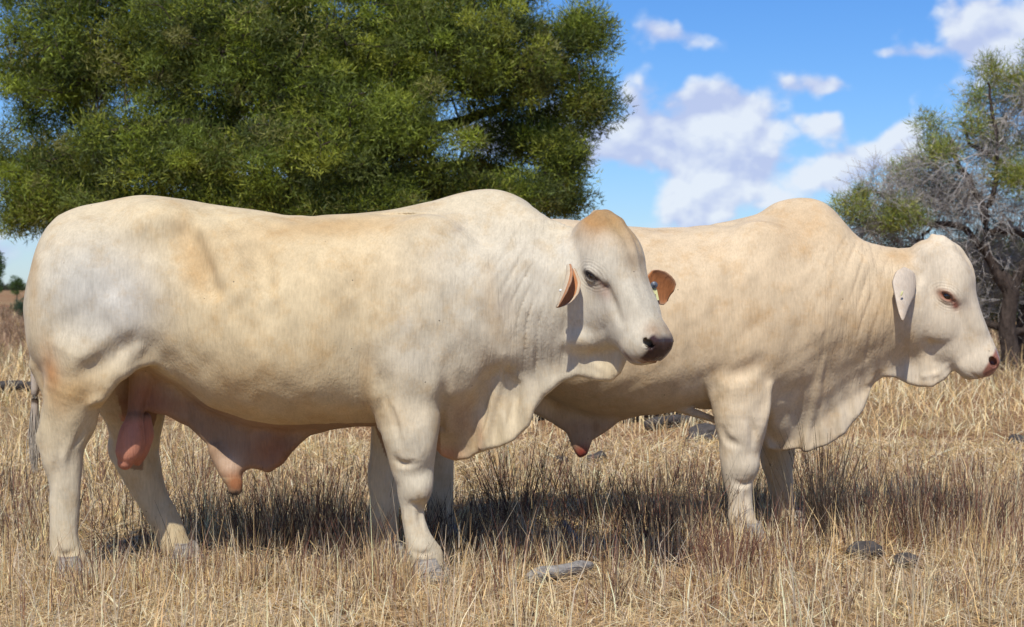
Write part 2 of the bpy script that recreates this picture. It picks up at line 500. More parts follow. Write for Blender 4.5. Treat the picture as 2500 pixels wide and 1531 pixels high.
    L.new(h, bp.inputs['Height']); L.new(bp.outputs[0], b.inputs['Normal'])
    return m

def mat_simple(name, col, rough=.6, spec=.4, nscale=30, namp=.3, bump=.0, coat=0.0, stretch=None):
    m, N, L = new_mat(name)
    out = N.new('ShaderNodeOutputMaterial'); b = N.new('ShaderNodeBsdfPrincipled'); L.new(b.outputs[0], out.inputs[0])
    tc = N.new('ShaderNodeTexCoord'); mp = N.new('ShaderNodeMapping'); L.new(tc.outputs['Object'], mp.inputs[0])
    if stretch: mp.inputs['Scale'].default_value = stretch
    n = N.new('ShaderNodeTexNoise'); n.inputs['Scale'].default_value = nscale; n.inputs['Detail'].default_value = 5
    L.new(mp.outputs[0], n.inputs['Vector'])
    f = mnode(N, L, 'ADD', mnode(N, L, 'MULTIPLY', mnode(N, L, 'SUBTRACT', n.outputs['Fac'], .5), namp * 3), 1.0)
    c = N.new('ShaderNodeVectorMath'); c.operation = 'SCALE'; c.inputs[0].default_value = col; L.new(f, c.inputs['Scale'])
    L.new(c.outputs[0], b.inputs['Base Color'])
    b.inputs['Roughness'].default_value = rough; b.inputs['Specular IOR Level'].default_value = spec
    b.inputs['Coat Weight'].default_value = coat
    if bump:
        bp = N.new('ShaderNodeBump'); bp.inputs['Distance'].default_value = bump
        L.new(n.outputs['Fac'], bp.inputs['Height']); L.new(bp.outputs[0], b.inputs['Normal'])
    return m

def mat_attr(name, rough=.8, transl=0.0, spec=.2, var=.25, nscale=60):
    """colour from the per-vertex attribute 'tone'; optional translucency for blades and leaves"""
    m, N, L = new_mat(name)
    out = N.new('ShaderNodeOutputMaterial'); b = N.new('ShaderNodeBsdfPrincipled')
    at = N.new('ShaderNodeAttribute'); at.attribute_name = 'tone'
    L.new(at.outputs['Color'], b.inputs['Base Color'])
    b.inputs['Roughness'].default_value = rough; b.inputs['Specular IOR Level'].default_value = spec
    if transl:
        t = N.new('ShaderNodeBsdfTranslucent'); mx = N.new('ShaderNodeMixShader'); mx.inputs[0].default_value = transl
        sc = N.new('ShaderNodeVectorMath'); sc.operation = 'MULTIPLY'; L.new(at.outputs['Color'], sc.inputs[0]); sc.inputs[1].default_value = (1.3, 1.35, .8)
        L.new(sc.outputs[0], t.inputs[0])
        L.new(b.outputs[0], mx.inputs[1]); L.new(t.outputs[0], mx.inputs[2]); L.new(mx.outputs[0], out.inputs[0])
    else: L.new(b.outputs[0], out.inputs[0])
    return m

MAT_HIDE = mat_hide('cattle_hide')
MAT_EYE = mat_simple('dark_eye', (.012, .009, .008), rough=.08, spec=.6, namp=.05, coat=.6)
MAT_LASH = mat_simple('dark_lashes', (.03, .022, .018), rough=.6, namp=.1)
MAT_HOOF = mat_simple('grey_horn', (.30, .275, .245), rough=.55, nscale=18, namp=.35, bump=.006, stretch=(1, 1, 5))
MAT_TAILHAIR = mat_attr('tail_hair', rough=.6)
MAT_STRAW = mat_attr('dry_straw', rough=.7, transl=.28, spec=.3)
MAT_LEAF = mat_attr('fine_leaves', rough=.6, transl=.35, spec=.3)
MAT_TAG = mat_simple('yellow_plastic', (.62, .60, .30), rough=.4, nscale=8, namp=.08)
MAT_BUTTON = mat_simple('grey_plastic', (.085, .10, .13), rough=.4, namp=.08)
MAT_STUD = mat_simple('white_plastic', (.75, .75, .70), rough=.35, namp=.05)
MAT_INK = mat_simple('black_ink', (.02, .02, .02), rough=.6, namp=.05)
MAT_BARK = mat_simple('dark_bark', (.060, .045, .037), rough=.9, spec=.15, nscale=25, namp=.6, bump=.05, stretch=(1, 1, .3))
MAT_GREYTWIG = mat_simple('grey_dead_wood', (.40, .37, .345), rough=.9, spec=.1, nscale=6, namp=.45, bump=.02)
MAT_WEATHERED = mat_simple('weathered_wood', (.24, .225, .21), rough=.9, spec=.1, nscale=45, namp=.6, bump=.02, stretch=(.22, 1, 1))
MAT_STONE = mat_simple('dark_stone', (.075, .066, .062), rough=.95, spec=.1, nscale=22, namp=.5, bump=.03)

# ------------------------------------------------------------------ ground
def mat_ground():
    m, N, L = new_mat('straw_litter_ground')
    out = N.new('ShaderNodeOutputMaterial'); b = N.new('ShaderNodeBsdfPrincipled'); L.new(b.outputs[0], out.inputs[0])
    tc = N.new('ShaderNodeTexCoord')
    def noise(sc, det, ms=None, rot=None, rough=.6, dist=0):
        mp = N.new('ShaderNodeMapping'); L.new(tc.outputs['Object'], mp.inputs[0])
        if ms: mp.inputs['Scale'].default_value = ms
        if rot: mp.inputs['Rotation'].default_value = (0, 0, rot)
        n = N.new('ShaderNodeTexNoise'); n.inputs['Scale'].default_value = sc; n.inputs['Detail'].default_value = det
        n.inputs['Roughness'].default_value = rough; n.inputs['Distortion'].default_value = dist
        L.new(mp.outputs[0], n.inputs['Vector']); return n.outputs['Fac']
    a = noise(55, 3, (1, .12, 1), .5, dist=.8); c = noise(60, 3, (1, .12, 1), -.7, dist=.8); e = noise(.7, 5); g = noise(6, 5); q = noise(.06, 4)
    mxf = mnode(N, L, 'MAXIMUM', a, c)
    cr = N.new('ShaderNodeValToRGB'); L.new(mxf, cr.inputs[0])
    els = cr.color_ramp.elements
    els[0].position = .42; els[0].color = (.075, .048, .028, 1)
    els[1].position = .74; els[1].color = (.72, .56, .35, 1)
    x = els.new(.55); x.color = (.38, .26, .13, 1)
    mm = N.new('ShaderNodeMix'); mm.data_type = 'RGBA'; mm.blend_type = 'MULTIPLY'
    r2 = N.new('ShaderNodeMapRange'); L.new(mnode(N, L, 'ADD', mnode(N, L, 'MULTIPLY', e, .6), mnode(N, L, 'MULTIPLY', g, .4)), r2.inputs[0])
    r2.inputs[1].default_value = .42; r2.inputs[2].default_value = .62
    L.new(r2.outputs[0], mm.inputs['Factor']); L.new(cr.outputs[0], mm.inputs['A']); mm.inputs['B'].default_value = (.62, .50, .42, 1)
    mm2 = N.new('ShaderNodeMix'); mm2.data_type = 'RGBA'; mm2.blend_type = 'MULTIPLY'
    r3 = N.new('ShaderNodeMapRange'); L.new(q, r3.inputs[0]); r3.inputs[1].default_value = .45; r3.inputs[2].default_value = .6
    L.new(r3.outputs[0], mm2.inputs['Factor']); L.new(mm.outputs['Result'], mm2.inputs['A']); mm2.inputs['B'].default_value = (.85, .62, .55, 1)
    L.new(mm2.outputs['Result'], b.inputs['Base Color'])
    b.inputs['Roughness'].default_value = .95; b.inputs['Specular IOR Level'].default_value = .1
    bp = N.new('ShaderNodeBump'); bp.inputs['Distance'].default_value = .02; L.new(mxf, bp.inputs['Height']); L.new(bp.outputs[0], b.inputs['Normal'])
    return m

def ground_z(x, y):
    P = np.stack([x, y, np.zeros_like(x)], -1).reshape(-1, 3)
    z = (val_noise(P, 2.2, 3) * .012 + val_noise(P, 9, 4) * .006).reshape(x.shape)
    return z * np.clip((60 - y) / 40, 0, 1) - .005

def build_ground():
    ys = np.concatenate([np.linspace(-60, 3, 8), np.linspace(3.5, 14, 210), 14 + np.geomspace(.1, 3000, 70)])
    xs = np.concatenate([-np.geomspace(3000, 4.2, 40), np.linspace(-4, 4, 160), np.geomspace(4.2, 3000, 40)])
    X, Y = np.meshgrid(xs, ys, indexing='ij')
    Z = ground_z(X, Y)
    V = np.stack([X, Y, Z], -1).reshape(-1, 3)
    ny = len(ys); i = np.arange(len(xs) - 1)[:, None]; j = np.arange(ny - 1)[None, :]
    F = np.stack([i * ny + j, (i + 1) * ny + j, (i + 1) * ny + j + 1, i * ny + j + 1], -1).reshape(-1, 4)
    o = mesh_np('ground', V, F, mat_ground())
    tag(o, kind='structure')
build_ground()

# ------------------------------------------------------------------ the bulls
def head_frame(O, sc, pitch, yaw, roll=0):
    a = np.array([.537, 0, -.843]); n = np.array([.843, 0, .537]); w = np.array([0, -1.0, 0])
    p = math.radians(pitch); c, s = math.cos(p), math.sin(p)
    Rp = np.array([[c, 0, -s], [0, 1, 0], [s, 0, c]])          # nose up / forward
    y = math.radians(yaw); c, s = math.cos(y), math.sin(y)
    Ry = np.array([[c, s, 0], [-s, c, 0], [0, 0, 1]])          # nose towards the camera
    R = Ry @ Rp @ np.stack([a, w, n], 1)                        # local axes: 0 along the face, 1 near side, 2 forehead
    if roll:
        q = math.radians(roll); c, s = math.cos(q), math.sin(q)
        R = R @ np.array([[1, 0, 0], [0, c, -s], [0, s, c]])
    return Frame(O, R, sc)

def sculpt_head(S, F, poll=1.0, wide=1.0, jaw=0.0, muzzle=1.0):
    w = wide; wm = wide * muzzle
    S.loft([(-58, 20, 0, 8, 12, 0, 2, 2), (-50, 36, -20, 8, 30 * w, 0, 2, 2), (-35, 55, -32, 10, 43 * w, 0, 2.1, 2), (-10, 71, -42, 12, 53 * w, 0, 2.2, 2),
            (20, 79, -50, 14, 60 * w, 0, 2.4, 2), (50, 80, -58, 14, 64 * w, 0, 2.5, 2), (80, 74, -72, 8, 64 * w, 0, 2.4, 1.9),
            (105, 64, -86, 2, 59 * w, 0, 2.3, 1.8), (150, 51, -101, -10, 50 * w, 0, 2.1, 1.8), (190, 42, -102, -18, 43 * wm, 0, 2.1, 1.9),
            (225, 35, -84, -22, 40 * wm, 0, 2.2, 2.1), (250, 31, -75, -22, 43 * wm, 0, 2.4, 2.3), (270, 26, -63, -18, 42 * wm, 0, 2.6, 2.4),
            (284, 18, -50, -14, 37 * wm, 0, 2.6, 2.4), (294, 8, -36, -14, 26 * w, 0, 2.2, 2.2), (300, -4, -26, -14, 12 * w, 0, 2, 2)], k=.035, frame=F)
    S.ell((-20, 0, 24 * poll), (34, 50 * w, 45 * poll), k=.03, frame=F)
    for q, (t_, w_, n_) in enumerate(((-30, 14, 64), (-34, -12, 62), (-10, 18, 73), (-8, -16, 75), (-46, 2, 48), (8, 4, 80))): S.ell((t_, w_, n_), (14, 15, 9), k=.02, frame=F)
    S.ell((30, 0, 50), (70, 42 * w, 27), k=.04, frame=F)                     # bulging forehead
    S.chain([(-30, 0, 62), (20, 0, 80), (65, 0, 78), (105, 0, 56), (140, 0, 42)], [6, 9, 9, 6, 3], k=.025, frame=F)
    for sd in (1, -1):
        S.chain([(-15, 20 * sd, 86), (40, 19 * sd, 93), (80, 17 * sd, 88)], [3, 5, 3], k=.03, op='s', frame=F)
        S.chain([(140, 24 * sd, 62), (190, 22 * sd, 50), (235, 24 * sd, 44)], [4, 5, 4], k=.02, op='s', frame=F)
        S.chain([(118, 58 * sd, 6), (160, 54 * sd, -6), (200, 54 * sd, -16)], [3, 5, 1], k=.035, op='s', frame=F)
        def e(c, r, k, op='u', R=None): S.ell((c[0], c[1] * sd * w, c[2]), r, k=k, op=op, frame=F, R=R)
        e((78, 44, 10), (34, 21, 26), .03)                                   # orbit
        e((108, 38, -56), (62, 21, 46), .035)
        if jaw: e((128, 24, -88), (62, 26, 30 * jaw), .03)                                 # cheek muscle
        def E(u, v, ww): return (83 + .88 * u - .45 * v, ww * sd * w, -4 + .45 * u + .88 * v)
        S.chain([E(-25, 1, 57), E(-10, 10, 64), E(8, 10, 63), E(24, 1, 55)], [4, 7, 7, 4], k=.010, frame=F)          # upper lid
        S.chain([E(-24, 10, 56), E(-6, 19, 61), E(12, 18, 59)], [3, 5, 4], k=.014, frame=F)                          # fold over the eye
        S.chain([E(-18, -4, 56), E(-6, -9, 61), E(6, -9.5, 61), E(18, -5, 55)], [4, 5.5, 5.5, 4], k=.010, frame=F)                       # lower lid
        Re = np.array([[.88, 0, -.45], [0, 1, 0], [.45, 0, .88]])
        S.ell(E(0, -1, 74), (18, 14, 6.2), k=.003, op='s', frame=F, R=Re)
        S.chain([E(17, -2, 62), (112, 60 * sd * w, 4), (126, 53 * sd * w, -4)], [2.5, 3.0, 1.5], k=.006, op='s', frame=F)     # tear groove
        e((150, 26, 20), (60, 14, 18), .03)                                  # nasal side
        e((262, 20, -28), (34, 22, 38), .02)                                 # upper lip
        e((272, 18, 2), (20, 19, 20), .015)                                  # nostril wing
        S.ell((273, 30 * sd * w, 4), (15, 13, 9), k=.006, op='s', frame=F)    # nostril
        S.chain([(299, 2 * sd, -30), (290, 24 * sd * w, -41), (268, 41 * sd * w, -54), (238, 42 * sd * w, -62)], [2, 2.4, 2.4, 1.5], k=.006, op='s', frame=F)  # mouth
    S.ell((256, 0, -56), (30, 32 * w, 20), k=.02, frame=F)                   # chin

def blob(px, py, cx, cy, rx, ry, ang=0.0, p=2.0):
    a = math.radians(ang); dx = px - cx; dy = py - cy
    u = (dx * math.cos(a) + dy * math.sin(a)) / rx; v = (-dx * math.sin(a) + dy * math.cos(a)) / ry
    return np.exp(-(u * u + v * v) ** (p / 2))

def legs_chain(S, pts, k=.03, sy=1.0):
    """pts: (px, py, D, r_px)"""
    P = [W(a, b, D) for a, b, D, r in pts]; R = [r * D / FPX for a, b, D, r in pts]
    S.chain(P, R, k=k, sy=sy)

def stations(rows, D0):
    out = []
    for r in rows:
        x, top, bot, mid, w, yo = r[:6]
        pu = r[6] if len(r) > 6 else 2.1; pd = r[7] if len(r) > 7 else 2.1
        out.append(((x - 1232) * D0 / FPX, CAMH - (top - 690) * D0 / FPX, CAMH - (bot - 690) * D0 / FPX, CAMH - (mid - 690) * D0 / FPX, w, D0 + yo, pu, pd))
    return out

def rotY(deg):
    a = math.radians(deg); c, s = math.cos(a), math.sin(a)
    return np.array([[c, 0, s], [0, 1, 0], [-s, 0, c]])

def poly_w(pts, D): return [((x - 1232) * D / FPX, CAMH - (y - 690) * D / FPX) for x, y in pts]

def fold_disp(S, lo, hi, amp, wl, slope, mask, seed=1):
    """real skin folds: narrow creases running mostly downwards"""
    def fn(P, f):
        z = P[:, 2]
        ph = P[:, 0] - .07 * z - slope * np.maximum(z - .95, 0) ** 2 + .010 * np.sin(z * 7 + seed) + .004 * np.sin(z * 17 + P[:, 0] * 9 + seed)
        ph = ph * 2 * math.pi / wl
        ph = ph + 1.5 * np.sin(ph * .21 + seed) + .9 * np.sin(ph * .093)
        s1 = np.abs(np.sin(ph * .5))
        crease = np.exp(-(s1 / .55) ** 2)
        var = np.clip(.62 + .38 * np.sin(P[:, 0] * 23 + z * 5 + seed), .08, 1.2)
        return amp * (crease * var - .22 * np.cos(ph)) * mask(P)
    S.add(fn, lo, hi, k=0, op='d')

D1 = 7.45
def px_of(P, D0):
    D = np.minimum(P[:, 1], 2 * D0 - P[:, 1])
    return P[:, 0] * FPX / D + 1232, 690 - (P[:, 2] - CAMH) * FPX / D

def build_bull_one():
    S = Sculpt(); D0 = D1
    S.loft(stations([
        (84, 690, 800, 740, .05, 0), (90, 640, 845, 735, .14, 0), (104, 575, 880, 730, .20, 0), (135, 527, 910, 730, .25, 0, 2.0), (185, 500, 930, 725, .28, 0, 1.9),
        (250, 486, 930, 705, .29, 0, 1.9), (340, 470, 893, 700, .30, 0, 1.9), (430, 478, 930, 720, .325, 0, 2.0), (520, 493, 992, 760, .37, 0, 2.1),
        (620, 506, 1022, 790, .405, 0, 2.1), (720, 521, 1032, 800, .42, 0, 2.2), (830, 516, 1028, 790, .415, 0, 2.1), (940, 505, 1030, 775, .39, 0, 2.0),
        (1040, 484, 1050, 780, .35, 0, 1.8, 1.8), (1110, 473, 1060, 770, .325, 0, 1.75, 1.5), (1180, 465, 1010, 750, .30, -.03, 1.7, 1.4), (1230, 474, 965, 740, .27, -.07, 1.75, 1.4),
        (1280, 500, 925, 735, .245, -.11, 1.9, 1.45), (1320, 530, 898, 725, .22, -.15, 2.0, 1.5), (1370, 548, 872, 710, .19, -.19, 2.1, 1.6),
        (1410, 572, 855, 705, .15, -.20, 2.1), (1440, 630, 800, 705, .08, -.22, 2)], D0), k=.02)
    # muscle masses, both sides
    for sd in (-1, 1):
        y = lambda off: D0 + sd * off
        def X(px, py, off):           # photo pixel on the near flank, mirrored for the far one
            q = W(px, py, D0 - off); q[1] = y(off); return q
        S.ell(X(210, 735, .17), (.235, .15, .33), k=.06, R=rotY(8))
        S.ell(X(135, 760, .13), (.12, .14, .26), k=.05)
        S.ell(X(290, 775, .24), (.12, .085, .14), k=.06, R=rotY(-20))
        S.ell(X(385, 550, .15), (.14, .11, .10), k=.09)                      # hook bone
        S.ell(X(480, 640, .46), (.10, .085, .15), k=.09, op='s', R=rotY(20))   # flank hollow
        S.ell(X(1060, 730, .23), (.20, .11, .35), k=.11, R=rotY(-14))          # shoulder
        S.ell(X(985, 880, .26), (.19, .10, .15), k=.05, R=rotY(25))           # triceps
        S.ell(X(1165, 750, .22), (.10, .12, .22), k=.07)
        S.ell(X(1240, 740, .24), (.16, .08, .24), k=.07)
        S.chain([X(875, 700, .46), X(865, 830, .46), X(880, 940, .43)], [.06, .06, .06], k=.08, op='s')  # hollow behind the shoulder
    S.ell(W(1095, 1000, D0), (.14, .11, .14), k=.05)                            # brisket
    S.ell(W(1175, 520, D0), (.20, .10, .10), k=.06)                            # hump
    # near foreleg
    legs_chain(S, [(985, 900, 7.24, 92), (980, 960, 7.22, 80), (985, 1030, 7.20, 69), (992, 1100, 7.2, 56), (993, 1160, 7.2, 45), (990, 1195, 7.2, 40), (993, 1240, 7.2, 31), (1003, 1290, 7.2, 34), (1020, 1332, 7.2, 41), (1030, 1362, 7.2, 38)], k=.03, sy=.85)
    S.ell(W(1006, 1170, 7.17), (.055, .05, .07), k=.04)
    S.ell(W(1000, 1060, 7.15), (.075, .06, .12), k=.04)
    S.fold([(902, 880, .008), (904, 950, .017), (916, 1030, .010)], k=.03, embed=.7)
    S.fold([(1008, 1195, .004), (1012, 1240, .008), (1020, 1290, .004)], k=.012, embed=.3, op='s')
    S.fold([(972, 1205, .004), (974, 1250, .009), (982, 1300, .004)], k=.015, embed=.2)
    S.fold([(985, 1212, .004), (1005, 1218, .008), (1022, 1208, .004)], k=.015, embed=.3, op='s')
    S.fold([(990, 1330, .004), (1015, 1335, .008), (1045, 1325, .004)], k=.015, embed=.3, op='s')
    S.fold([(930, 1090, .004), (960, 1115, .010), (1000, 1118, .004)], k=.025, embed=.3, op='s')
    S.fold([(925, 960, .004), (950, 1010, .010), (958, 1080, .004)], k=.03, embed=.3, op='s')
    # far foreleg
    legs_chain(S, [(960, 950, 7.68, 75), (945, 1040, 7.68, 55), (930, 1100, 7.68, 42), (925, 1150, 7.68, 40), (925, 1200, 7.68, 33), (920, 1260, 7.68, 33), (925, 1310, 7.68, 34), (945, 1345, 7.68, 33)], k=.03, sy=.9)
    # near hind leg
    legs_chain(S, [(215, 850, 7.24, 110), (185, 930, 7.25, 82), (170, 1000, 7.27, 68), (152, 1060, 7.28, 58), (150, 1115, 7.28, 48), (153, 1180, 7.28, 36), (150, 1250, 7.28, 33), (152, 1310, 7.28, 38), (168, 1350, 7.28, 36)], k=.035, sy=.8)
    S.ell(W(112, 1062, 7.3), (.035, .03, .05), k=.03)                          # point of hock
    S.chain([W(95, 880, 7.32), W(125, 960, 7.32), W(112, 1050, 7.3)], [.045, .035, .025], k=.03)
    S.fold([(170, 1035, .004), (158, 1085, .012), (150, 1160, .004)], k=.02, embed=.2)
    S.fold([(125, 1080, .004), (132, 1140, .011), (140, 1230, .004)], k=.02, embed=.3, op='s')
    S.fold([(180, 1085, .004), (190, 1060, .010), (205, 1030, .004)], k=.02, embed=.3, op='s')
    S.fold([(130, 1330, .004), (155, 1338, .008), (180, 1325, .004)], k=.015, embed=.3, op='s')
    # flank fold in front of the thigh
    yf = lambda x, z: np.full_like(x, 7.20)
    S.slab(poly_w([(250, 968), (292, 915), (338, 884), (372, 878), (405, 892), (440, 860), (430, 800), (400, 770), (330, 770), (280, 830), (235, 900), (225, 970)], 7.2),
           lambda x, z: np.full_like(x, .020), lambda x, z: 7.17 + .15 * np.clip((x + 1.56) / .24, 0, 1), k=.05)
    S.fold([(330, 808, .013), (300, 838, .034), (262, 868, .034), (220, 895, .028), (175, 925, .012)], k=.06, embed=.62, op='s', far=D0)
    S.fold([(335, 835, .014), (300, 870, .02), (262, 925, .02), (240, 975, .016)], k=.03, embed=.8)
    S.fold([(440, 560, .05), (470, 620, .055), (500, 690, .03)], k=.07, embed=.45, op='s', far=D0)
    S.fold([(500, 560, .02), (545, 610, .04), (580, 700, .02)], k=.07, embed=1.0)
    S.fold([(620, 600, .03), (640, 680, .03)], k=.07, embed=.3, op='s')
    S.fold([(1078, 870, .008), (1070, 950, .024), (1060, 1030, .015)], k=.03, embed=.4, op='s')
    # far hind leg
    legs_chain(S, [(290, 900, 7.62, 100), (318, 980, 7.66, 78), (325, 1040, 7.68, 62), (325, 1090, 7.68, 54), (345, 1150, 7.68, 46), (372, 1215, 7.68, 38), (405, 1275, 7.68, 36), (422, 1318, 7.68, 38), (440, 1345, 7.68, 34)], k=.035, sy=.8)
    S.ell(W(275, 1080, 7.7), (.03, .03, .06), k=.03)
    # belly skin, sheath and scrotum on the midline
    S.slab(poly_w([(340, 900), (352, 985), (400, 1000), (450, 1030), (495, 1072), (520, 1100), (545, 1132), (575, 1140), (600, 1128), (645, 1133), (672, 1122), (700, 1090), (750, 1045), (830, 1015), (700, 990), (500, 920), (420, 860)], D0),
           lambda x, z: .028 + .02 * np.clip((z - .55) / .2, 0, 1), lambda x, z: D0 + .008 * np.sin(x * 40), k=.05)
    S.chain([W(520, 1085, D0 - .01), W(545, 1130, D0 - .02), W(562, 1160, D0 - .02), W(565, 1178, D0 - .02)], [.035, .038, .036, .030], k=.03)
    S.chain([W(640, 1060, D0), W(652, 1100, D0), W(648, 1122, D0)], [.04, .025, .014], k=.04)
    S.chain([W(345, 900, D0 - .02), W(330, 960, D0 - .03), W(325, 1000, D0 - .03)], [.055, .034, .027], k=.02)
    S.chain([W(322, 1010, 7.40), W(315, 1055, 7.39), W(307, 1092, 7.39), W(302, 1112, 7.39)], [.034, .055, .050, .028], k=.012)
    S.chain([W(345, 1010, 7.5), W(345, 1050, 7.5), W(335, 1090, 7.5), W(330, 1110, 7.5)], [.028, .040, .036, .022], k=.010)
    # dewlap
    def ydew(x, z):
        t = np.clip((x + .15) / .6, 0, 1)
        return D0 - .13 * np.clip((x + .3) / .2, 0, 1) - .17 * t ** .8 + .010 * np.sin(x * 62 + z * 10) * np.clip((1.0 - z) * 3, 0, 1)
    S.slab(poly_w([(1040, 1000), (1043, 1075), (1060, 1102), (1090, 1112), (1125, 1108), (1148, 1092), (1165, 1080), (1200, 1076), (1240, 1057), (1272, 1022), (1285, 985), (1305, 950), (1345, 918), (1388, 902), (1430, 912), (1466, 914), (1488, 893), (1502, 862), (1500, 800), (1400, 750), (1300, 800), (1200, 900), (1100, 950)], 7.33),
           lambda x, z: .017 + .012 * np.clip((z - .62) / .4, 0, 1), ydew, k=.06)
    S.fold([(1212, 850, .010), (1202, 920, .020), (1180, 1000, .022), (1160, 1075, .015)], k=.016, embed=.1)
    S.fold([(1165, 900, .006), (1164, 960, .014), (1160, 1010, .018), (1150, 1065, .012)], k=.025, embed=.3, op='s')
    S.fold([(1240, 930, .014), (1235, 990, .014), (1222, 1050, .008)], k=.03, embed=.3, op='s')
    S.fold([(1105, 950, .012), (1122, 1030, .02), (1128, 1090, .013)], k=.03, embed=.5)
    # head
    F = head_frame((.338, 7.19, 1.367), .00185, 7, 43, 0)
    sculpt_head(S, F, poll=1.04, wide=1.14, jaw=1.0, muzzle=1.08)
    S.ell(W(1420, 815, 7.16), (.11, .07, .05), k=.04)
    S.fold([(1415, 868, .010), (1445, 885, .013), (1470, 906, .010)], k=.015, embed=.5)
    S.fold([(1482, 862, .012), (1476, 885, .012), (1466, 906, .010)], k=.012, embed=.4)
    # folds
    def mask(P):
        px, py = px_of(P, D0)
        m = np.clip((px - 1140) / 90, 0, 1) * np.clip((1400 - px) / 40, 0, 1) * np.clip((py - 500) / 60, 0, 1) * np.clip((930 - py) / 60, 0, 1)
        return m
    fold_disp(S, (-.3, 6.8, .7), (.42, 8.1, 1.6), .0125, .056, .66, mask, 1)
    def fine(P, f): return (.0066 * val_noise(P, 16, 21) + .0034 * val_noise(P, 42, 22)) * np.clip((.95 - P[:, 0] * 1.2), .45, 1)
    S.add(fine, (-3, 6.5, 0), (.2, 8.4, 1.5), k=0, op='d')
    V, Q = S.mesh((-2.13, 6.66, .04), (.70, 7.96, 1.66), .0069)
    # ---- coat
    px, py = px_of(V, D0)
    hl = F.to_local(V)
    inhead = np.clip((hl[:, 0] + 62) / 22, 0, 1) * (hl[:, 0] < 312) * np.clip((92 - np.abs(hl[:, 1])) / 12, 0, 1) * np.clip((hl[:, 2] + 125) / 12, 0, 1) * (hl[:, 2] < 110)
    inhead = inhead * np.clip((hl[:, 2] + 70 + np.clip(hl[:, 0], -40, 60)) / 30, 0, 1)
    cream = np.array([.58, .465, .285]); white = np.array([.55, .50, .40]); tan = np.array([.47, .315, .15]); orange = np.array([.42, .20, .075])
    C = np.tile(cream, (len(V), 1))
    def mixc(col, a): 
        nonlocal C
        a = np.clip(a, 0, 1)[:, None]; C = C * (1 - a) + np.asarray(col) * a
    B = lambda *a, **k: blob(px, py, *a, **k)
    nz = .6 + .4 * val_noise(V, 9, 5)
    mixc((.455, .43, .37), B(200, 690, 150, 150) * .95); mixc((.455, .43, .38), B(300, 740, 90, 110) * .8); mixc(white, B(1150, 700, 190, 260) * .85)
    mixc(white, B(1330, 760, 140, 220) * .9); mixc(white, B(1000, 1150, 90, 260, p=3) * .7); mixc(white, B(150, 1200, 80, 160, p=3) * .55)
    mixc(white, B(1000, 860, 110, 60) * .6); mixc(white, B(975, 780, 25, 30) * .6)
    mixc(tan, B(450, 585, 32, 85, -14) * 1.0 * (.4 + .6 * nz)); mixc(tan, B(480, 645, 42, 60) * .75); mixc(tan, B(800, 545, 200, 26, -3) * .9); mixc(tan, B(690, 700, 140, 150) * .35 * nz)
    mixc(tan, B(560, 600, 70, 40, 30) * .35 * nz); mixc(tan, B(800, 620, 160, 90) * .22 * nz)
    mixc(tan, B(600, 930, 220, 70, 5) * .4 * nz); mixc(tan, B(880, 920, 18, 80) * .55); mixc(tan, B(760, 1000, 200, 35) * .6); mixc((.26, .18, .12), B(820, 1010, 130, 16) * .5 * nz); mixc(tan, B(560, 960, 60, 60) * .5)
    mixc(orange, B(125, 905, 22, 66, -14) * .9); mixc(tan, B(175, 945, 75, 42, -8) * .95 * nz); mixc(tan, B(80, 650, 14, 120) * .5)
    mixc(tan, B(1180, 720, 20, 90, -4) * .4); mixc(tan, B(1220, 760, 40, 60) * .35 * nz)
    mixc((.30, .24, .19), B(1212, 735, 20, 34) * .6 * (val_noise(V, 120, 8) * .5 + .55)); mixc((.32, .26, .2), B(1102, 553, 18, 16) * .5 * (val_noise(V, 120, 9) * .5 + .6)); mixc((.32, .26, .2), B(1054, 620, 12, 18) * .5 * (val_noise(V, 120, 9) * .5 + .6))
    mixc((.35, .28, .22), B(1030, 1195, 14, 25) * .6); mixc((.3, .27, .23), B(1035, 1330, 22, 22) * .4); mixc((.40, .34, .27), B(150, 1115, 25, 18) * .3)
    mixc((.45, .30, .17), np.clip((py - 1085) / 40, 0, 1) * (px > 230) * (px < 470) * (py < 1250) * .0)
    # inner thigh / belly skin (hairless, pink-brown)
    mid = np.abs(V[:, 1] - D0) < .16
    low = CAMH - V[:, 2]
    skin = mid * np.clip((py - 930) / 40, 0, 1) * (px > 270) * (px < 1060) * (py < 1150)
    mixc((.27, .165, .10), skin * .9)
    mixc((.28, .13, .085), mid * B(345, 950, 75, 70) * .9)
    scro = mid * (np.clip((py - 1000) / 20, 0, 1)) * (px > 262) * (px < 368) * (py < 1150) * (V[:, 1] < 7.56)
    mixc((.55, .235, .15), scro * .95)
    mixc((.36, .14, .09), scro * np.clip((py - 1090) / 40, 0, 1) * .6)
    mixc((.58, .42, .30), mid * B(548, 1120, 28, 25) * .8); mixc((.36, .15, .065), mid * B(568, 1165, 30, 26) * 1.2); mixc((.04, .03, .025), mid * B(562, 1190, 22, 10) * .9)
    mixc((.28, .125, .065), mid * B(655, 1090, 60, 50) * .9)
    mixc((.50, .24, .14), mid * B(1075, 1095, 40, 22) * .85); mixc((.55, .33, .2), B(1155, 1060, 8, 60) * .5)
    mixc((.38, .26, .16), B(1110, 1010, 48, 75) * .8); mixc((.42, .33, .24), B(1165, 900, 30, 70) * .4)  # chest behind the foreleg: tan coat with the hollow's shade painted in
    mixc((.47, .43, .36), B(1270, 720, 80, 170) * .55 * nz); mixc(tan, B(760, 640, 260, 90) * .25 * nz); mixc((.42, .33, .22), B(1205, 850, 60, 60) * .35 * nz)
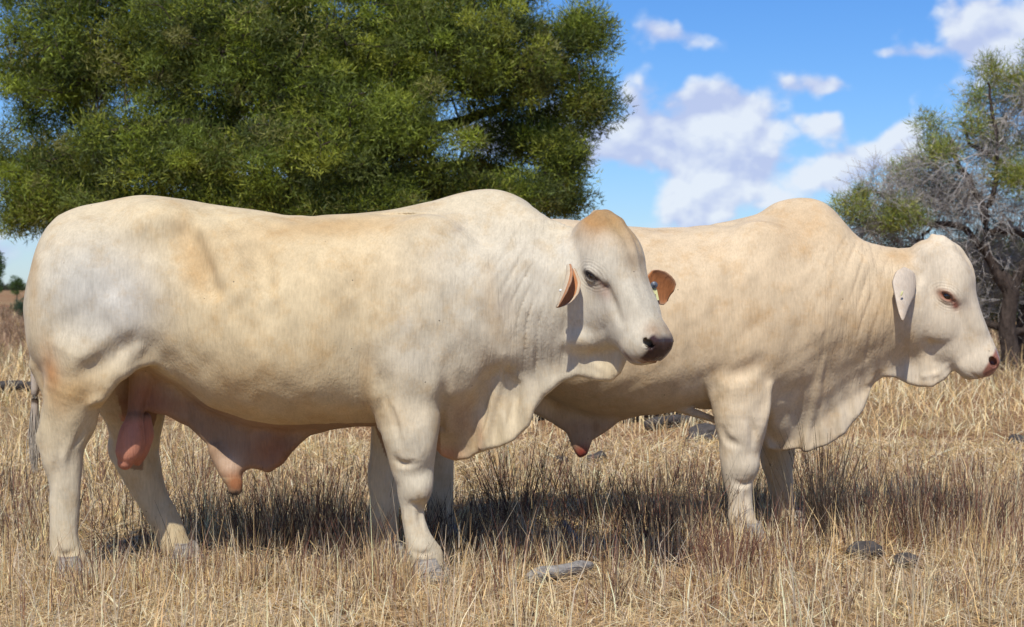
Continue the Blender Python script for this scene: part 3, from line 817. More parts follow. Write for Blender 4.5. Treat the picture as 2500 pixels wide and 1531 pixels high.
    # head colouring in head space
    def HB(t, w_, n_, rt, rw, rn, side=True):
        w1 = np.abs(hl[:, 1]) if side else hl[:, 1]
        return np.exp(-(((hl[:, 0] - t) / rt) ** 2 + ((w1 - w_) / rw) ** 2 + ((hl[:, 2] - n_) / rn) ** 2)) * inhead
    eu = .88 * (hl[:, 0] - 83) + .45 * (hl[:, 2] + 4); ev = -.45 * (hl[:, 0] - 83) + .88 * (hl[:, 2] + 4); eside = inhead * (np.abs(hl[:, 1]) > 40)
    mixc((.52, .475, .385), inhead * .8)
    mixc((.36, .20, .078), HB(-28, 0, 64, 62, 84, 50) * 1.6); mixc((.30, .19, .09), HB(-30, 0, 60, 30, 40, 34) * .5 * (.5 + .5 * val_noise(V, 40, 31))); mixc((.40, .27, .13), HB(42, 10, 84, 72, 30, 36) * 1.15 * (.7 + .3 * val_noise(V, 30, 32)))
    mixc((.33, .215, .115), HB(60, 0, 84, 60, 11, 30) * .8 * (.6 + .4 * val_noise(V, 70, 34)))
    mixc((.30, .22, .14), HB(95, 18, 70, 46, 16, 25) * .95 * (.6 + .4 * val_noise(V, 60, 33)))
    mixc((.29, .24, .20), HB(106, 56, -18, 34, 24, 16) * .75); mixc((.31, .26, .21), HB(92, 50, 14, 40, 26, 11) * .6); mixc((.44, .40, .34), HB(150, 50, -50, 60, 30, 40) * .5)
    mixc((.03, .022, .02), np.exp(-(((eu - 1) / 26) ** 2 + ((ev + 1 + .06 * eu) / 9.5) ** 2) ** 1.6) * eside * 1.25)
    mixc((.20, .13, .10), HB(114, 60, 3, 17, 20, 6) * 1.1); mixc((.33, .23, .18), HB(128, 52, -8, 17, 18, 11) * .8)
    mixc((.32, .22, .14), HB(256, 24, 24, 20, 30, 16) * .8)
    pad = inhead * np.clip((hl[:, 0] + .35 * (hl[:, 2]) + .20 * np.maximum(np.abs(hl[:, 1]) - 30, 0) * 0 - 271) / 6, 0, 1) * np.clip((hl[:, 2] + 36) / 6, 0, 1) * np.clip((44 - np.abs(hl[:, 1])) / 5, 0, 1) * np.clip((27 - hl[:, 2]) / 5, 0, 1)
    mixc((.055, .030, .027), pad * 1.0)
    mixc((.20, .085, .045), HB(290, 10, -38, 16, 34, 10) * 1.0); mixc((.16, .08, .05), HB(266, 43, -54, 26, 12, 5) * .8)
    mixc((.20, .11, .07), HB(262, 42, -62, 22, 14, 8) * .5)
    mixc((.012, .008, .008), HB(274, 30, 5, 14, 11, 9) * 1.6)
    gloss = np.clip(pad, 0, 1)
    neck = np.clip((px - 1120) / 80, 0, 1) * np.clip((py - 480) / 60, 0, 1) * np.clip((960 - py) / 60, 0, 1) * (1 - inhead)
    wr = np.clip(neck + .3 * scro + .3 * skin + B(1090, 700, 160, 220) * .45 + B(870, 900, 60, 110) * .8 + B(1000, 960, 60, 60) * .3, 0, 1)
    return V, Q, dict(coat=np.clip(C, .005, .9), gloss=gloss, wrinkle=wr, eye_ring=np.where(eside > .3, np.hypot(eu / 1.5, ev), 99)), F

D2 = 8.55
def build_bull_two():
    S = Sculpt(); D0 = D2
    S.loft(stations([
        (975, 690, 800, 740, .05, 0), (982, 640, 840, 735, .14, 0), (998, 600, 870, 730, .2, 0), (1040, 575, 880, 730, .27, 0), (1110, 560, 885, 720, .29, 0), (1190, 548, 880, 710, .30, 0, 1.9),
        (1260, 534, 905, 720, .33, 0), (1340, 527, 965, 740, .37, 0), (1450, 537, 996, 775, .40, 0, 2.1), (1560, 549, 1000, 790, .40, 0, 2.2), (1650, 547, 985, 780, .385, 0, 2.1),
        (1720, 538, 985, 775, .37, 0, 2), (1780, 526, 990, 770, .355, 0, 1.9), (1830, 512, 1015, 765, .335, 0, 1.8), (1870, 492, 1050, 760, .32, 0, 1.7, 1.6),
        (1930, 482, 1040, 750, .295, -.02, 1.65, 1.4), (1975, 491, 1010, 745, .275, -.04, 1.7, 1.35), (2015, 524, 975, 740, .25, -.05, 1.8, 1.35), (2060, 573, 935, 740, .225, -.06, 1.9, 1.4),
       (2110, 590, 900, 740, .205, -.06, 2, 1.6), (2160, 597, 870, 735, .19, -.06, 2.1, 1.8), (2205, 600, 852, 730, .17, -.06, 2.1, 2.0), (2245, 640, 810, 720, .11, -.05, 2)], D0), k=.02)
    for sd in (-1, 1):
        y = lambda off: D0 + sd * off
        def X(px, py, off):
            q = W(px, py, D0 - off); q[1] = y(off); return q
        S.ell(X(1110, 760, .17), (.235, .15, .33), k=.06, R=rotY(8))
        S.ell(X(1225, 575, .17), (.14, .10, .08), k=.06)
        S.ell(X(1850, 720, .21), (.20, .11, .36), k=.12, R=rotY(-12))
        S.ell(X(1790, 830, .27), (.15, .085, .12), k=.035, R=rotY(30))
        S.ell(X(1780, 915, .44), (.10, .06, .03), k=.04, op='s', R=rotY(-25))
        S.ell(X(1960, 750, .20), (.10, .11, .22), k=.07)
        S.ell(X(2060, 730, .2), (.16, .07, .18), k=.07)
        S.chain([X(1668, 800, .46), X(1672, 880, .45), X(1705, 950, .42)], [.05, .05, .045], k=.06, op='s')
    S.ell(W(1880, 985, D0), (.12, .11, .14), k=.05)
    S.ell(W(1925, 535, D0), (.17, .085, .10), k=.06)
    # near foreleg
    legs_chain(S, [(1780, 900, 8.33, 82), (1785, 960, 8.32, 74), (1783, 1020, 8.3, 64), (1780, 1080, 8.3, 52), (1780, 1125, 8.3, 45), (1780, 1165, 8.3, 34), (1782, 1210, 8.3, 29), (1786, 1255, 8.3, 33), (1800, 1290, 8.3, 38), (1808, 1310, 8.3, 36)], k=.03, sy=.85)
    S.ell(W(1795, 1122, 8.27), (.06, .05, .06), k=.03)
    S.fold([(1688, 870, .008), (1710, 930, .017), (1722, 990, .010)], k=.03, embed=.7, d0=7.9)
    S.fold([(1850, 930, .02), (1842, 990, .02), (1818, 1050, .012)], k=.03, embed=.7, d0=7.9)
    S.fold([(1725, 908, .012), (1760, 902, .03), (1800, 890, .032), (1850, 862, .012)], k=.05, embed=.55, op='s', d0=7.9)
    S.fold([(1790, 1165, .004), (1796, 1200, .008), (1800, 1245, .004)], k=.012, embed=.3, op='s', d0=7.9)
    S.fold([(1765, 1160, .004), (1790, 1168, .010), (1812, 1158, .004)], k=.02, embed=.3, op='s', d0=7.9)
    S.fold([(1730, 1030, .004), (1750, 1060, .010), (1790, 1078, .004)], k=.025, embed=.3, op='s', d0=7.9)
    S.fold([(1800, 1000, .004), (1815, 1040, .012), (1812, 1090, .004)], k=.025, embed=.3, op='s', d0=7.9)
    # far foreleg
    legs_chain(S, [(1880, 1000, 8.82, 55), (1872, 1060, 8.82, 44), (1872, 1110, 8.82, 38), (1878, 1155, 8.82, 32), (1885, 1200, 8.82, 28), (1898, 1245, 8.82, 32), (1915, 1280, 8.82, 33)], k=.03, sy=.9)
    # hind legs
    legs_chain(S, [(1130, 860, 8.3, 95), (1080, 940, 8.3, 70), (1050, 1030, 8.3, 52), (1048, 1080, 8.3, 44), (1055, 1150, 8.3, 34), (1060, 1210, 8.3, 32), (1064, 1255, 8.3, 35), (1075, 1285, 8.3, 33)], k=.035, sy=.8)
    legs_chain(S, [(1140, 860, 8.75, 85), (1060, 940, 8.78, 65), (1015, 1030, 8.8, 50), (1008, 1080, 8.8, 42), (1010, 1150, 8.8, 32), (1015, 1210, 8.8, 32), (1030, 1265, 8.8, 32)], k=.035, sy=.8)
    # belly skin and sheath
    S.slab(poly_w([(1200, 900), (1270, 985), (1330, 1020), (1362, 1045), (1380, 1078), (1394, 1102), (1412, 1090), (1424, 1060), (1450, 1045), (1495, 1015), (1560, 985), (1480, 950), (1330, 900)], D0),
           lambda x, z: .024 + .02 * np.clip((z - .55) / .2, 0, 1), lambda x, z: D0 + .006 * np.sin(x * 40), k=.05)
    S.chain([W(1395, 1030, D0), W(1400, 1060, D0), W(1398, 1084, D0)], [.045, .034, .022], k=.03)
    S.chain([W(1640, 985, D0 - .12), W(1690, 1000, D0 - .14), W(1740, 1018, D0 - .14)], [.02, .02, .02], k=.03)
    # dewlap
    def ydew(x, z): return D0 - .09 * np.clip((x - 1.3) / .15, 0, 1) - .03 * np.clip((x - 1.6) / .5, 0, 1) + .009 * np.sin(x * 70 + z * 14) * np.clip((1.05 - z) * 3, 0, 1)
    S.slab(poly_w([(1840, 1000), (1835, 1060), (1850, 1083), (1885, 1090), (1925, 1080), (1945, 1086), (1980, 1075), (2008, 1060), (2032, 1040), (2055, 1010), (2075, 982), (2088, 948), (2102, 920), (2118, 905), (2150, 908), (2180, 924), (2205, 930), (2238, 930), (2262, 915), (2278, 898), (2296, 878), (2285, 840), (2200, 810), (2100, 840), (2000, 900)], 8.5),
           lambda x, z: .016 + .010 * np.clip((z - .75) / .35, 0, 1), ydew, k=.055)
    S.fold([(1980, 860, .010), (1968, 930, .020), (1950, 1010, .021), (1938, 1080, .015)], k=.015, embed=.1, d0=7.9)
    S.fold([(1935, 900, .006), (1926, 960, .014), (1916, 1015, .018), (1912, 1062, .012)], k=.025, embed=.3, op='s', d0=7.9)
    S.fold([(2085, 950, .012), (2110, 915, .012), (2118, 900, .008)], k=.02, embed=.2, op='s', d0=7.9)
    F = head_frame(W(2231, 640, 8.44), .00198, 0, 9, 0)
    sculpt_head(S, F, poll=1.0, wide=.95)
    S.fold([(2225, 905, .014), (2258, 898, .014), (2280, 880, .010), (2292, 866, .006)], k=.012, embed=.3, d0=7.9)
    S.fold([(2205, 640, .010), (2214, 665, .012), (2210, 690, .01)], k=.02, embed=.3, op='s', d0=7.9)
    def mask(P):
        px, py = px_of(P, D0)
        return np.clip((px - 1930) / 60, 0, 1) * np.clip((2180 - px) / 40, 0, 1) * np.clip((py - 560) / 40, 0, 1) * np.clip((900 - py) / 60, 0, 1)
    fold_disp(S, (1.2, 8.1, .7), (2.0, 8.9, 1.6), .0110, .056, .62, mask, 2)
    S.add(lambda P, f: (.0060 * val_noise(P, 16, 31) + .0030 * val_noise(P, 42, 32)), (-1, 8, 0), (1.7, 9.2, 1.5), k=0, op='d')
    V, Q = S.mesh((-.56, 8.06, .04), (2.50, 9.06, 1.68), .0079)
    px, py = px_of(V, D0); hl = F.to_local(V)
    inhead = np.clip((hl[:, 0] + 62) / 22, 0, 1) * (hl[:, 0] < 312) * np.clip((92 - np.abs(hl[:, 1])) / 12, 0, 1) * np.clip((hl[:, 2] + 125) / 12, 0, 1) * (hl[:, 2] < 110)
    inhead = inhead * np.clip((hl[:, 2] + 70 + np.clip(hl[:, 0], -40, 60)) / 30, 0, 1)
    cream = np.array([.59, .46, .30]); white = np.array([.60, .53, .42]); tan = np.array([.50, .345, .19])
    C = np.tile(cream, (len(V), 1))
    def mixc(col, a):
        nonlocal C
        a = np.clip(a, 0, 1)[:, None]; C = C * (1 - a) + np.asarray(col) * a
    B = lambda *a, **k: blob(px, py, *a, **k)
    nz = .6 + .4 * val_noise(V, 8, 15)
    mixc(tan, B(1930, 540, 90, 60) * .65); mixc(tan, B(2170, 615, 50, 22) * .85); mixc(tan, B(1560, 590, 120, 50) * .35 * nz); mixc(tan, B(2150, 750, 90, 70) * .3 * nz); mixc(tan, B(1720, 610, 30, 20) * .35)
    mixc(tan, B(1800, 760, 120, 120) * .2 * nz); mixc(tan, B(2010, 800, 60, 90) * .25 * nz)
    mixc(white, B(1790, 1130, 70, 180, p=3) * .7); mixc(white, B(1900, 1000, 60, 80) * .6); mixc(white, B(2050, 1000, 100, 90) * .6); mixc(white, B(1680, 940, 40, 50) * .5); mixc(white, B(2200, 900, 100, 40) * .7)
    mixc((.45, .33, .22), B(1790, 875, 50, 16, -20) * .25)
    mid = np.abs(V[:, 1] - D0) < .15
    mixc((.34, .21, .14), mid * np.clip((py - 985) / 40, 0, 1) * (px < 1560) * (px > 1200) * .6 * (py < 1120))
    mixc((.26, .045, .03), mid * B(1400, 1090, 26, 20) * 1.0)
    def HB(t, w_, n_, rt, rw, rn):
        w1 = np.abs(hl[:, 1])
        return np.exp(-(((hl[:, 0] - t) / rt) ** 2 + ((w1 - w_) / rw) ** 2 + ((hl[:, 2] - n_) / rn) ** 2)) * (inhead > .1)
    eu = .88 * (hl[:, 0] - 83) + .45 * (hl[:, 2] + 4); ev = -.45 * (hl[:, 0] - 83) + .88 * (hl[:, 2] + 4); eside = (inhead > .1) * (np.abs(hl[:, 1]) > 36)
    mixc(white, inhead * .65)
    mixc((.62, .50, .34), HB(10, 0, 85, 50, 40, 22) * .6)
    mixc((.27, .10, .055), np.exp(-(((eu) / 25) ** 2 + ((ev + 1) / 12) ** 2) ** 1.6) * eside * 1.1)
    mixc((.24, .085, .06), HB(113, 58, 2, 11, 20, 9) * 1.2); mixc((.30, .24, .19), HB(122, 48, 24, 17, 24, 15) * .6)
    pad = (inhead > .1) * np.clip((hl[:, 0] + .5 * hl[:, 2] - 263) / 6, 0, 1) * np.clip((hl[:, 2] + 36) / 8, 0, 1)
    mixc((.27, .11, .075), pad * .97)
    mixc((.35, .17, .12), HB(290, 10, -34, 14, 30, 10) * .6)
    mixc((.015, .01, .01), HB(276, 27, 3, 10, 10, 7) * 1.5)
    neck = np.clip((px - 1930) / 60, 0, 1) * np.clip((py - 560) / 40, 0, 1) * np.clip((1000 - py) / 80, 0, 1) * (1 - (inhead > .5))
    wr = np.clip(neck + B(1850, 960, 110, 150) * .6 + B(1690, 900, 60, 110) * .5, 0, 1)
    return V, Q, dict(coat=np.clip(C, .005, .9), gloss=np.clip(pad, 0, 1), wrinkle=wr, eye_ring=np.where(eside > .3, np.hypot(eu / 1.5, ev), 99)), F

def build_ear(name, root, base, tip, side, normal, width, curl, col_out, col_in, sag=.0, mat=MAT_HIDE, thick=.005, prof=None):
    """cupped leaf-shaped ear with real thickness; 'normal' is the way the hollow opens"""
    base, tip, normal = (np.asarray(a, float) for a in (base, tip, normal))
    ax = tip - base; axn = ax / np.linalg.norm(ax)
    normal = normal - axn * (normal @ axn); normal /= np.linalg.norm(normal)
    side = np.cross(axn, normal)
    ns, nv = 22, 17
    s = np.linspace(0, 1, ns)[:, None]; v = np.linspace(-1, 1, nv)[None, :]
    pr = np.interp(s[:, 0], [0, .12, .35, .6, .8, .92, 1], prof or [.45, .62, .95, 1.0, .78, .5, .12])[:, None] * width
    a = v * curl
    lat = pr * np.sin(a) / max(math.sin(min(curl, math.pi / 2)), .3); dep = pr * (1 - np.cos(a))
    ctr = base + ax * s[..., None] + normal * (sag * 4 * s * (1 - s))[..., None] + np.array([0, 0, -1]) * (sag * s ** 2)[..., None]
    out = []
    for off in (0, thick):
        p = ctr + side * lat[..., None] + normal * dep[..., None] + normal * off
        out.append(p.reshape(-1, 3))
    V = np.concatenate(out); n = ns * nv
    i = np.arange(ns - 1)[:, None]; j = np.arange(nv - 1)[None, :]
    q = np.stack([i * nv + j, i * nv + j + 1, (i + 1) * nv + j + 1, (i + 1) * nv + j], -1).reshape(-1, 4)
    rim = []
    loop = [(0, c) for c in range(nv)] + [(r, nv - 1) for r in range(1, ns)] + [(ns - 1, c) for c in range(nv - 2, -1, -1)] + [(r, 0) for r in range(ns - 2, 0, -1)]
    ids = [r * nv + c for r, c in loop]
    for a0, b0 in zip(ids, ids[1:] + ids[:1]): rim.append((a0, b0, b0 + n, a0 + n))
    Q = np.concatenate([q[:, ::-1], q + n, np.array(rim)])
    C = np.concatenate([np.tile(col_out, (n, 1)), np.tile(col_in, (n, 1))]).astype(float)
    edge = np.abs(v * np.ones_like(s)).reshape(-1) ** 6
    C[n:] = C[n:] * (1 - edge[:, None] * .5) + np.asarray(col_out) * edge[:, None] * .5
    o = mesh_np(name, V, Q, mat, root, attrs=dict(coat=C, gloss=np.zeros(2 * n), wrinkle=np.zeros(2 * n), eye_ring=np.full(2 * n, 99.0)), loc=root.location)
    return o

def sphere_np(c, r, nu=20, nv=12, R=None):
    u = np.arange(nu) / nu * 2 * math.pi; v = np.linspace(0, math.pi, nv)
    X = np.stack([np.sin(v)[:, None] * np.cos(u), np.sin(v)[:, None] * np.sin(u), np.cos(v)[:, None] * np.ones(nu)], -1).reshape(-1, 3) * np.asarray(r)
    if R is not None: X = X @ R.T
    i = np.arange(nv - 1)[:, None]; j = np.arange(nu)[None, :]; j2 = (j + 1) % nu
    F = np.stack([i * nu + j, (i + 1) * nu + j, (i + 1) * nu + j2, i * nu + j2], -1).reshape(-1, 4)
    return X + np.asarray(c), F

def build_hoof(root, px, py, D, yaw=0.0, size=1.0):
    """cloven hoof: two claws and two dewclaws; (px,py) = middle of the fetlock foot"""
    c = W(px, py, D); parts = []
    for sd in (-1, 1):
        rings = []
        for (z, fx, bx, wy) in ((.085, .035, -.045, .034), (.06, .05, -.05, .037), (.03, .068, -.055, .040), (.0, .085, -.058, .043), (-.012, .08, -.05, .036)):
            a = np.arange(14) / 14 * 2 * math.pi
            x = np.where(np.cos(a) > 0, np.cos(a) * fx, -np.cos(a) * bx); yv = np.sin(a) * wy * (1 - .35 * np.clip(np.cos(a), 0, 1)) + sd * .043 
            rings.append(np.stack([x, yv - sd * .008 * np.clip(np.cos(a), 0, 1), np.full(14, z)], -1))
        V = np.concatenate(rings) * size
        i = np.arange(4)[:, None]; j = np.arange(14)[None, :]; j2 = (j + 1) % 14
        Fq = np.stack([i * 14 + j, (i + 1) * 14 + j, (i + 1) * 14 + j2, i * 14 + j2], -1).reshape(-1, 4)
        parts.append((V, Fq))
        parts.append(sphere_np((-.06 * size, sd * .03 * size, .10 * size), (.018 * size, .016 * size, .02 * size), 10, 7))
    V, Fq = merge(parts)
    a = math.radians(yaw); R = np.array([[math.cos(a), -math.sin(a), 0], [math.sin(a), math.cos(a), 0], [0, 0, 1]])
    V = V @ R.T + np.array([c[0], c[1], .012])
    return mesh_np('hoof', V, Fq, MAT_HOOF, root, loc=root.location)

def eyeball(root, F, w, iris_dark=True):
    for sd in (1, -1):
        c = F.to_world((83, (w - 3) * sd, -4))
        V, Fq = sphere_np(c, (.0215, .0215, .0215), 24, 16)
        e = mesh_np('eye', V, Fq, MAT_EYE, root, loc=root.location)
        # lashes along the upper lid
        parts = []
        for q in np.linspace(0, 1, 16):
            u = -13 + 26 * q; v1 = 3 + 3.5 * math.sin(q * math.pi)
            b = F.to_world((83 + .88 * u - .45 * v1, (w + 6) * sd, -4 + .45 * u + .88 * v1))
            u *= 1.15; v1 -= 5
            t = F.to_world((83 + .88 * u - .45 * v1, (w + 11) * sd, -4 + .45 * u + .88 * v1))
            m = (b + t) / 2 + np.array([0, 0, .002])
            parts.append(tube([b, m, t], [.0011, .0009, .0003], 4))
        V, Fq = merge(parts)
        mesh_np('eyelash', V, Fq, MAT_LASH, e, loc=root.location)

def build_tail(root, pts, D, tuft_from, col):
    P = smooth_line([W(a, b, D) for a, b, r in pts], 40); R = smooth_line([(r, 0, 0) for a, b, r in pts], 40)[:, 0]
    V, Q = tube(P, R, 14)
    o = mesh_np('tail', V, Q, MAT_HIDE, root, attrs=dict(coat=np.tile(col, (len(V), 1)), gloss=np.zeros(len(V)), wrinkle=np.zeros(len(V)), eye_ring=np.full(len(V), 99.0)), loc=root.location)
    a = W(*tuft_from[0], D); b = W(*tuft_from[1], D); parts = []; tones = []
    for i in range(300):
        t0 = random.uniform(-.25, .6); s0 = a + (b - a) * t0 + np.array([random.gauss(0, .006), random.gauss(0, .006), 0])
        L = np.linalg.norm(b - a) * random.uniform(.45, 1.0) * (1.15 - t0)
        e = s0 + np.array([random.gauss(-.001, .005), random.gauss(0, .005), -L]); m = (s0 + e) / 2 + np.array([random.gauss(0, .008), random.gauss(0, .008), 0])
        v, q = tube(smooth_line([s0, m, e], 5), np.array([.0003, .0016, .0016, .0012, .0004]), 3)
        parts.append((v, q)); g = random.uniform(.6, 1.15); tones.append(np.tile(np.array([.56, .50, .42]) * g, (len(v), 1)))
    V, Q = merge(parts)
    mesh_np('tail_tuft', V, Q, MAT_TAILHAIR, o, attrs=dict(tone=np.concatenate(tones)), loc=root.location)

def make_bulls():
    # --- first bull
    root = thing('bull', 'pale cream bull in front, head turned towards the camera, orange ears and grey tag button', 'bull', (-.75, D1, 0), 'two cream bulls standing in dry grass')
    V, Q, at, F = build_bull_one()
    print('bull one', len(V), len(Q))
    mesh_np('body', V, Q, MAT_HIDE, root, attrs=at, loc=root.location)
    eyeball(root, F, 60 * 1.12)
    skin_o = (.54, .45, .33); inn = (.40, .155, .055)
    e1 = build_ear('ear', root, W(1364, 642, 7.07), W(1338, 730, 6.98), None, (.8, -.55, .1), .034, 1.9, skin_o, inn, sag=.016, thick=.009)
    v, q = sphere_np(W(1349, 699, 6.985), (.006, .006, .006), 14, 9)
    mesh_np('ear_stud', v, q, MAT_STUD, e1, loc=root.location)
    e2 = build_ear('ear', root, W(1556, 664, 7.12), W(1609, 712, 7.2), None, (.15, -1, .15), .062, .7, skin_o, inn, sag=.0, thick=.009, prof=[.5, .75, .98, 1.02, .95, .8, .35])
    # round button and hanging yellow tag on the far ear
    b0 = W(1574, 686, 7.10); n = 18; a = np.arange(n) / n * 2 * math.pi
    rings = [np.stack([b0[0] + r * np.cos(a), np.full(n, b0[1] + dy), b0[2] + r * np.sin(a)], -1) for r, dy in ((.0145, .004), (.0145, -.002), (.012, -.004), (.004, -.0045), (.0035, -.009), (.0004, -.0095))]
    Vb = np.concatenate(rings); i = np.arange(5)[:, None]; j = np.arange(n)[None, :]; j2 = (j + 1) % n
    mesh_np('tag_button', Vb, np.stack([i * n + j, i * n + j2, (i + 1) * n + j2, (i + 1) * n + j], -1).reshape(-1, 4), MAT_BUTTON, e2, loc=root.location)
    c = [W(1564, 692, 7.105), W(1580, 694, 7.105), W(1586, 722, 7.10), W(1562, 728, 7.10), W(1556, 708, 7.10)]
    Vt = np.array(c + [p + np.array([0, .003, 0]) for p in c])
    me = bpy.data.meshes.new('ear_tag')
    me.from_pydata([tuple(p - np.array(root.location)) for p in Vt], [], [(0, 1, 2, 3, 4), (9, 8, 7, 6, 5)] + [(i, i + 5, (i + 1) % 5 + 5, (i + 1) % 5) for i in range(5)])
    me.materials.append(MAT_TAG); o = bpy.data.objects.new('ear_tag', me); scene.collection.objects.link(o); o.parent = root if False else e2
    # the figure 4 on the tag, lying on its side, as ink strokes
    cc = W(1572, 711, 7.097); strokes = [((-.008, -.006), (.009, -.006)), ((-.004, -.010), (-.004, .0)), ((-.004, -.010), (.006, .007)), ((.009, -.010), (.009, .006))]
    strokes = [((-.010, .003), (.010, .003)), ((-.003, .009), (-.003, -.008)), ((-.003, -.008), (.010, .003))]
    parts = [tube([cc + np.array([x0, 0, z0]), cc + np.array([x1, 0, z1])], [.0016, .0016], 6) for (x0, z0), (x1, z1) in strokes]
    v, q = merge(parts); mesh_np('tag_number', v, q, MAT_INK, e2, loc=root.location)
    build_tail(root, [(120, 640, .03), (92, 670, .026), (82, 730, .022), (78, 800, .019), (82, 880, .0165), (83, 960, .0155), (82, 1020, .014), (80, 1060, .010)], 7.47, [(82, 975), (79, 1118)], (.40, .34, .28))
    for (a_, b_, D_, yw, sz) in ((1034, 1382, 7.19, -15, 1.05), (175, 1372, 7.28, -10, 1.0), (950, 1350, 7.68, -5, .95), (446, 1345, 7.68, 0, .95)):
        build_hoof(root, a_, b_, D_, yw, sz)
    parts = []
    for i in range(70):
        a = W(566, 1178, D1 - .02) + np.array([random.gauss(0, .012), random.gauss(0, .012), random.uniform(-.006, .004)])
        e = a + np.array([random.gauss(-.004, .012), random.gauss(0, .01), -random.uniform(.012, .04)])
        parts.append(tube([a, (a + e) / 2 + np.array([random.gauss(0, .003), 0, 0]), e], [.0011, .001, .0004], 3))
    v, q = merge(parts); mesh_np('sheath_hair', v, q, MAT_LASH, root, loc=root.location)
    # --- second bull
    root = thing('bull', 'warm cream bull standing behind, head in profile, brown nose and reddish eye rim', 'bull', (.9, D2, 0), 'two cream bulls standing in dry grass')
    V, Q, at, F = build_bull_two()
    print('bull two', len(V), len(Q))
    mesh_np('body', V, Q, MAT_HIDE, root, attrs=at, loc=root.location)
    eyeball(root, F, 60 * .95)
    skin_o = (.55, .46, .36)
    e1 = build_ear('ear', root, W(2192, 650, 8.27), W(2173, 764, 8.12), None, (-.45, .9, -.1), .066, .75, skin_o, (.30, .24, .20), sag=.012, prof=[.55, .95, 1.05, .66, .40, .22, .06], thick=.008)
    c0 = W(2170, 706, 8.165)
    v, q = sphere_np(c0, (.005, .002, .013), 12, 8, rotY(20)); mesh_np('ear_tag', v, q, MAT_TAG, e1, loc=root.location)
    build_ear('ear', root, W(2250, 650, 8.62), W(2235, 740, 8.78), None, (.55, .8, .1), .05, .9, skin_o, (.42, .34, .28), sag=.02)
    build_tail(root, [(1010, 610, .03), (985, 700, .022), (980, 800, .019), (982, 880, .016), (980, 1000, .012)], D2 + .02, [(981, 920), (979, 1060)], (.46, .38, .30))
    for (a_, b_, D_, yw, sz) in ((1812, 1322, 8.3, -8, 1.0), (1918, 1285, 8.82, -5, .95), (1080, 1290, 8.3, 0, .95), (1035, 1272, 8.8, 0, .95)):
        build_hoof(root, a_, b_, D_, yw, sz)
make_bulls()
#@@REST
# ------------------------------------------------------------------ dry grass
STRAW = np.array([[.80, .64, .40], [.76, .55, .28], [.84, .71, .48], [.62, .52, .40], [.64, .43, .22], [.46, .33, .22]])
REDB = np.array([[.22, .10, .07], [.15, .075, .058], [.30, .17, .12]])
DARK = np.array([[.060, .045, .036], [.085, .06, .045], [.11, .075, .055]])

def blades(base, az, lean, L, w, curve, tone, tip=.25):
    """ribbons: base (n,3), azimuth of the lean, lean angle from vertical, length, width, curve"""
    n = len(base); r = rng
    d = np.stack([np.cos(az) * np.sin(lean), np.sin(az) * np.sin(lean), np.cos(lean)], -1)
    l2 = np.minimum(lean + curve, 1.62)
    d2 = np.stack([np.cos(az) * np.sin(l2), np.sin(az) * np.sin(l2), np.cos(l2)], -1)
    sa = az + math.pi / 2 + r.normal(0, .7, n)
    sd = np.stack([np.cos(sa), np.sin(sa), np.zeros(n)], -1)
    m = base + d * (L * .5)[:, None]; e = m + d2 * (L * .5)[:, None]
    e[:, 2] = np.maximum(e[:, 2], .004); m[:, 2] = np.maximum(m[:, 2], .004)
    hw = (w * .5)[:, None]
    V = np.stack([base - sd * hw, base + sd * hw, m - sd * hw * .85, m + sd * hw * .85, e - sd * hw * tip, e + sd * hw * tip], 1).reshape(-1, 3)
    o = (np.arange(n) * 6)[:, None]
    F = np.concatenate([o + np.array([[0, 1, 3, 2]]), o + np.array([[2, 3, 5, 4]])])
    C = np.repeat(tone, 6, axis=0)
    return V, F, C

def pick(pal, n, amp=.18):
    c = pal[rng.integers(0, len(pal), n)]
    return c * (1 + rng.normal(0, amp, (n, 1))).clip(.5, 1.5)

def in_view_xy(n, y0, y1, power=0.0, margin=1.0):
    """points spread evenly over the ground wedge in front of the camera (evenly per area x y**-power)"""
    u = rng.random(n)
    k = 2 - power
    y = (u * (y1 ** k - y0 ** k) + y0 ** k) ** (1 / k) if abs(k) > 1e-3 else y0 * (y1 / y0) ** u
    half = .30 * y + margin
    return (rng.random(n) * 2 - 1) * half, y

def gz(x, y): return ground_z(x, y)

def bare(x, y):
    """trampled spots round the branch and the dung pats where little stands"""
    return ((x > .03) & (x < .37) & (y > 6.55) & (y < 7.3)) | ((x > 1.42) & (x < 1.85) & (y > 7.1) & (y < 7.95))

def soft_patch(x, y, sc=1.0, seed=3):
    return val_noise(np.stack([x, y, np.zeros_like(x)], -1), sc, seed)

def add_grass(name, parts, label):
    V = np.concatenate([p[0] for p in parts]); C = np.concatenate([p[2] for p in parts])
    k = 0; F = []
    for p in parts: F.append(p[1] + k); k += len(p[0])
    print(name, len(V), sum(len(f) for f in F) * 2)
    o = mesh_np(name, V, np.concatenate(F), MAT_STRAW, smooth=False, attrs=dict(tone=np.clip(C, .01, .9)))
    tag(o, label, 'grass', kind='stuff')

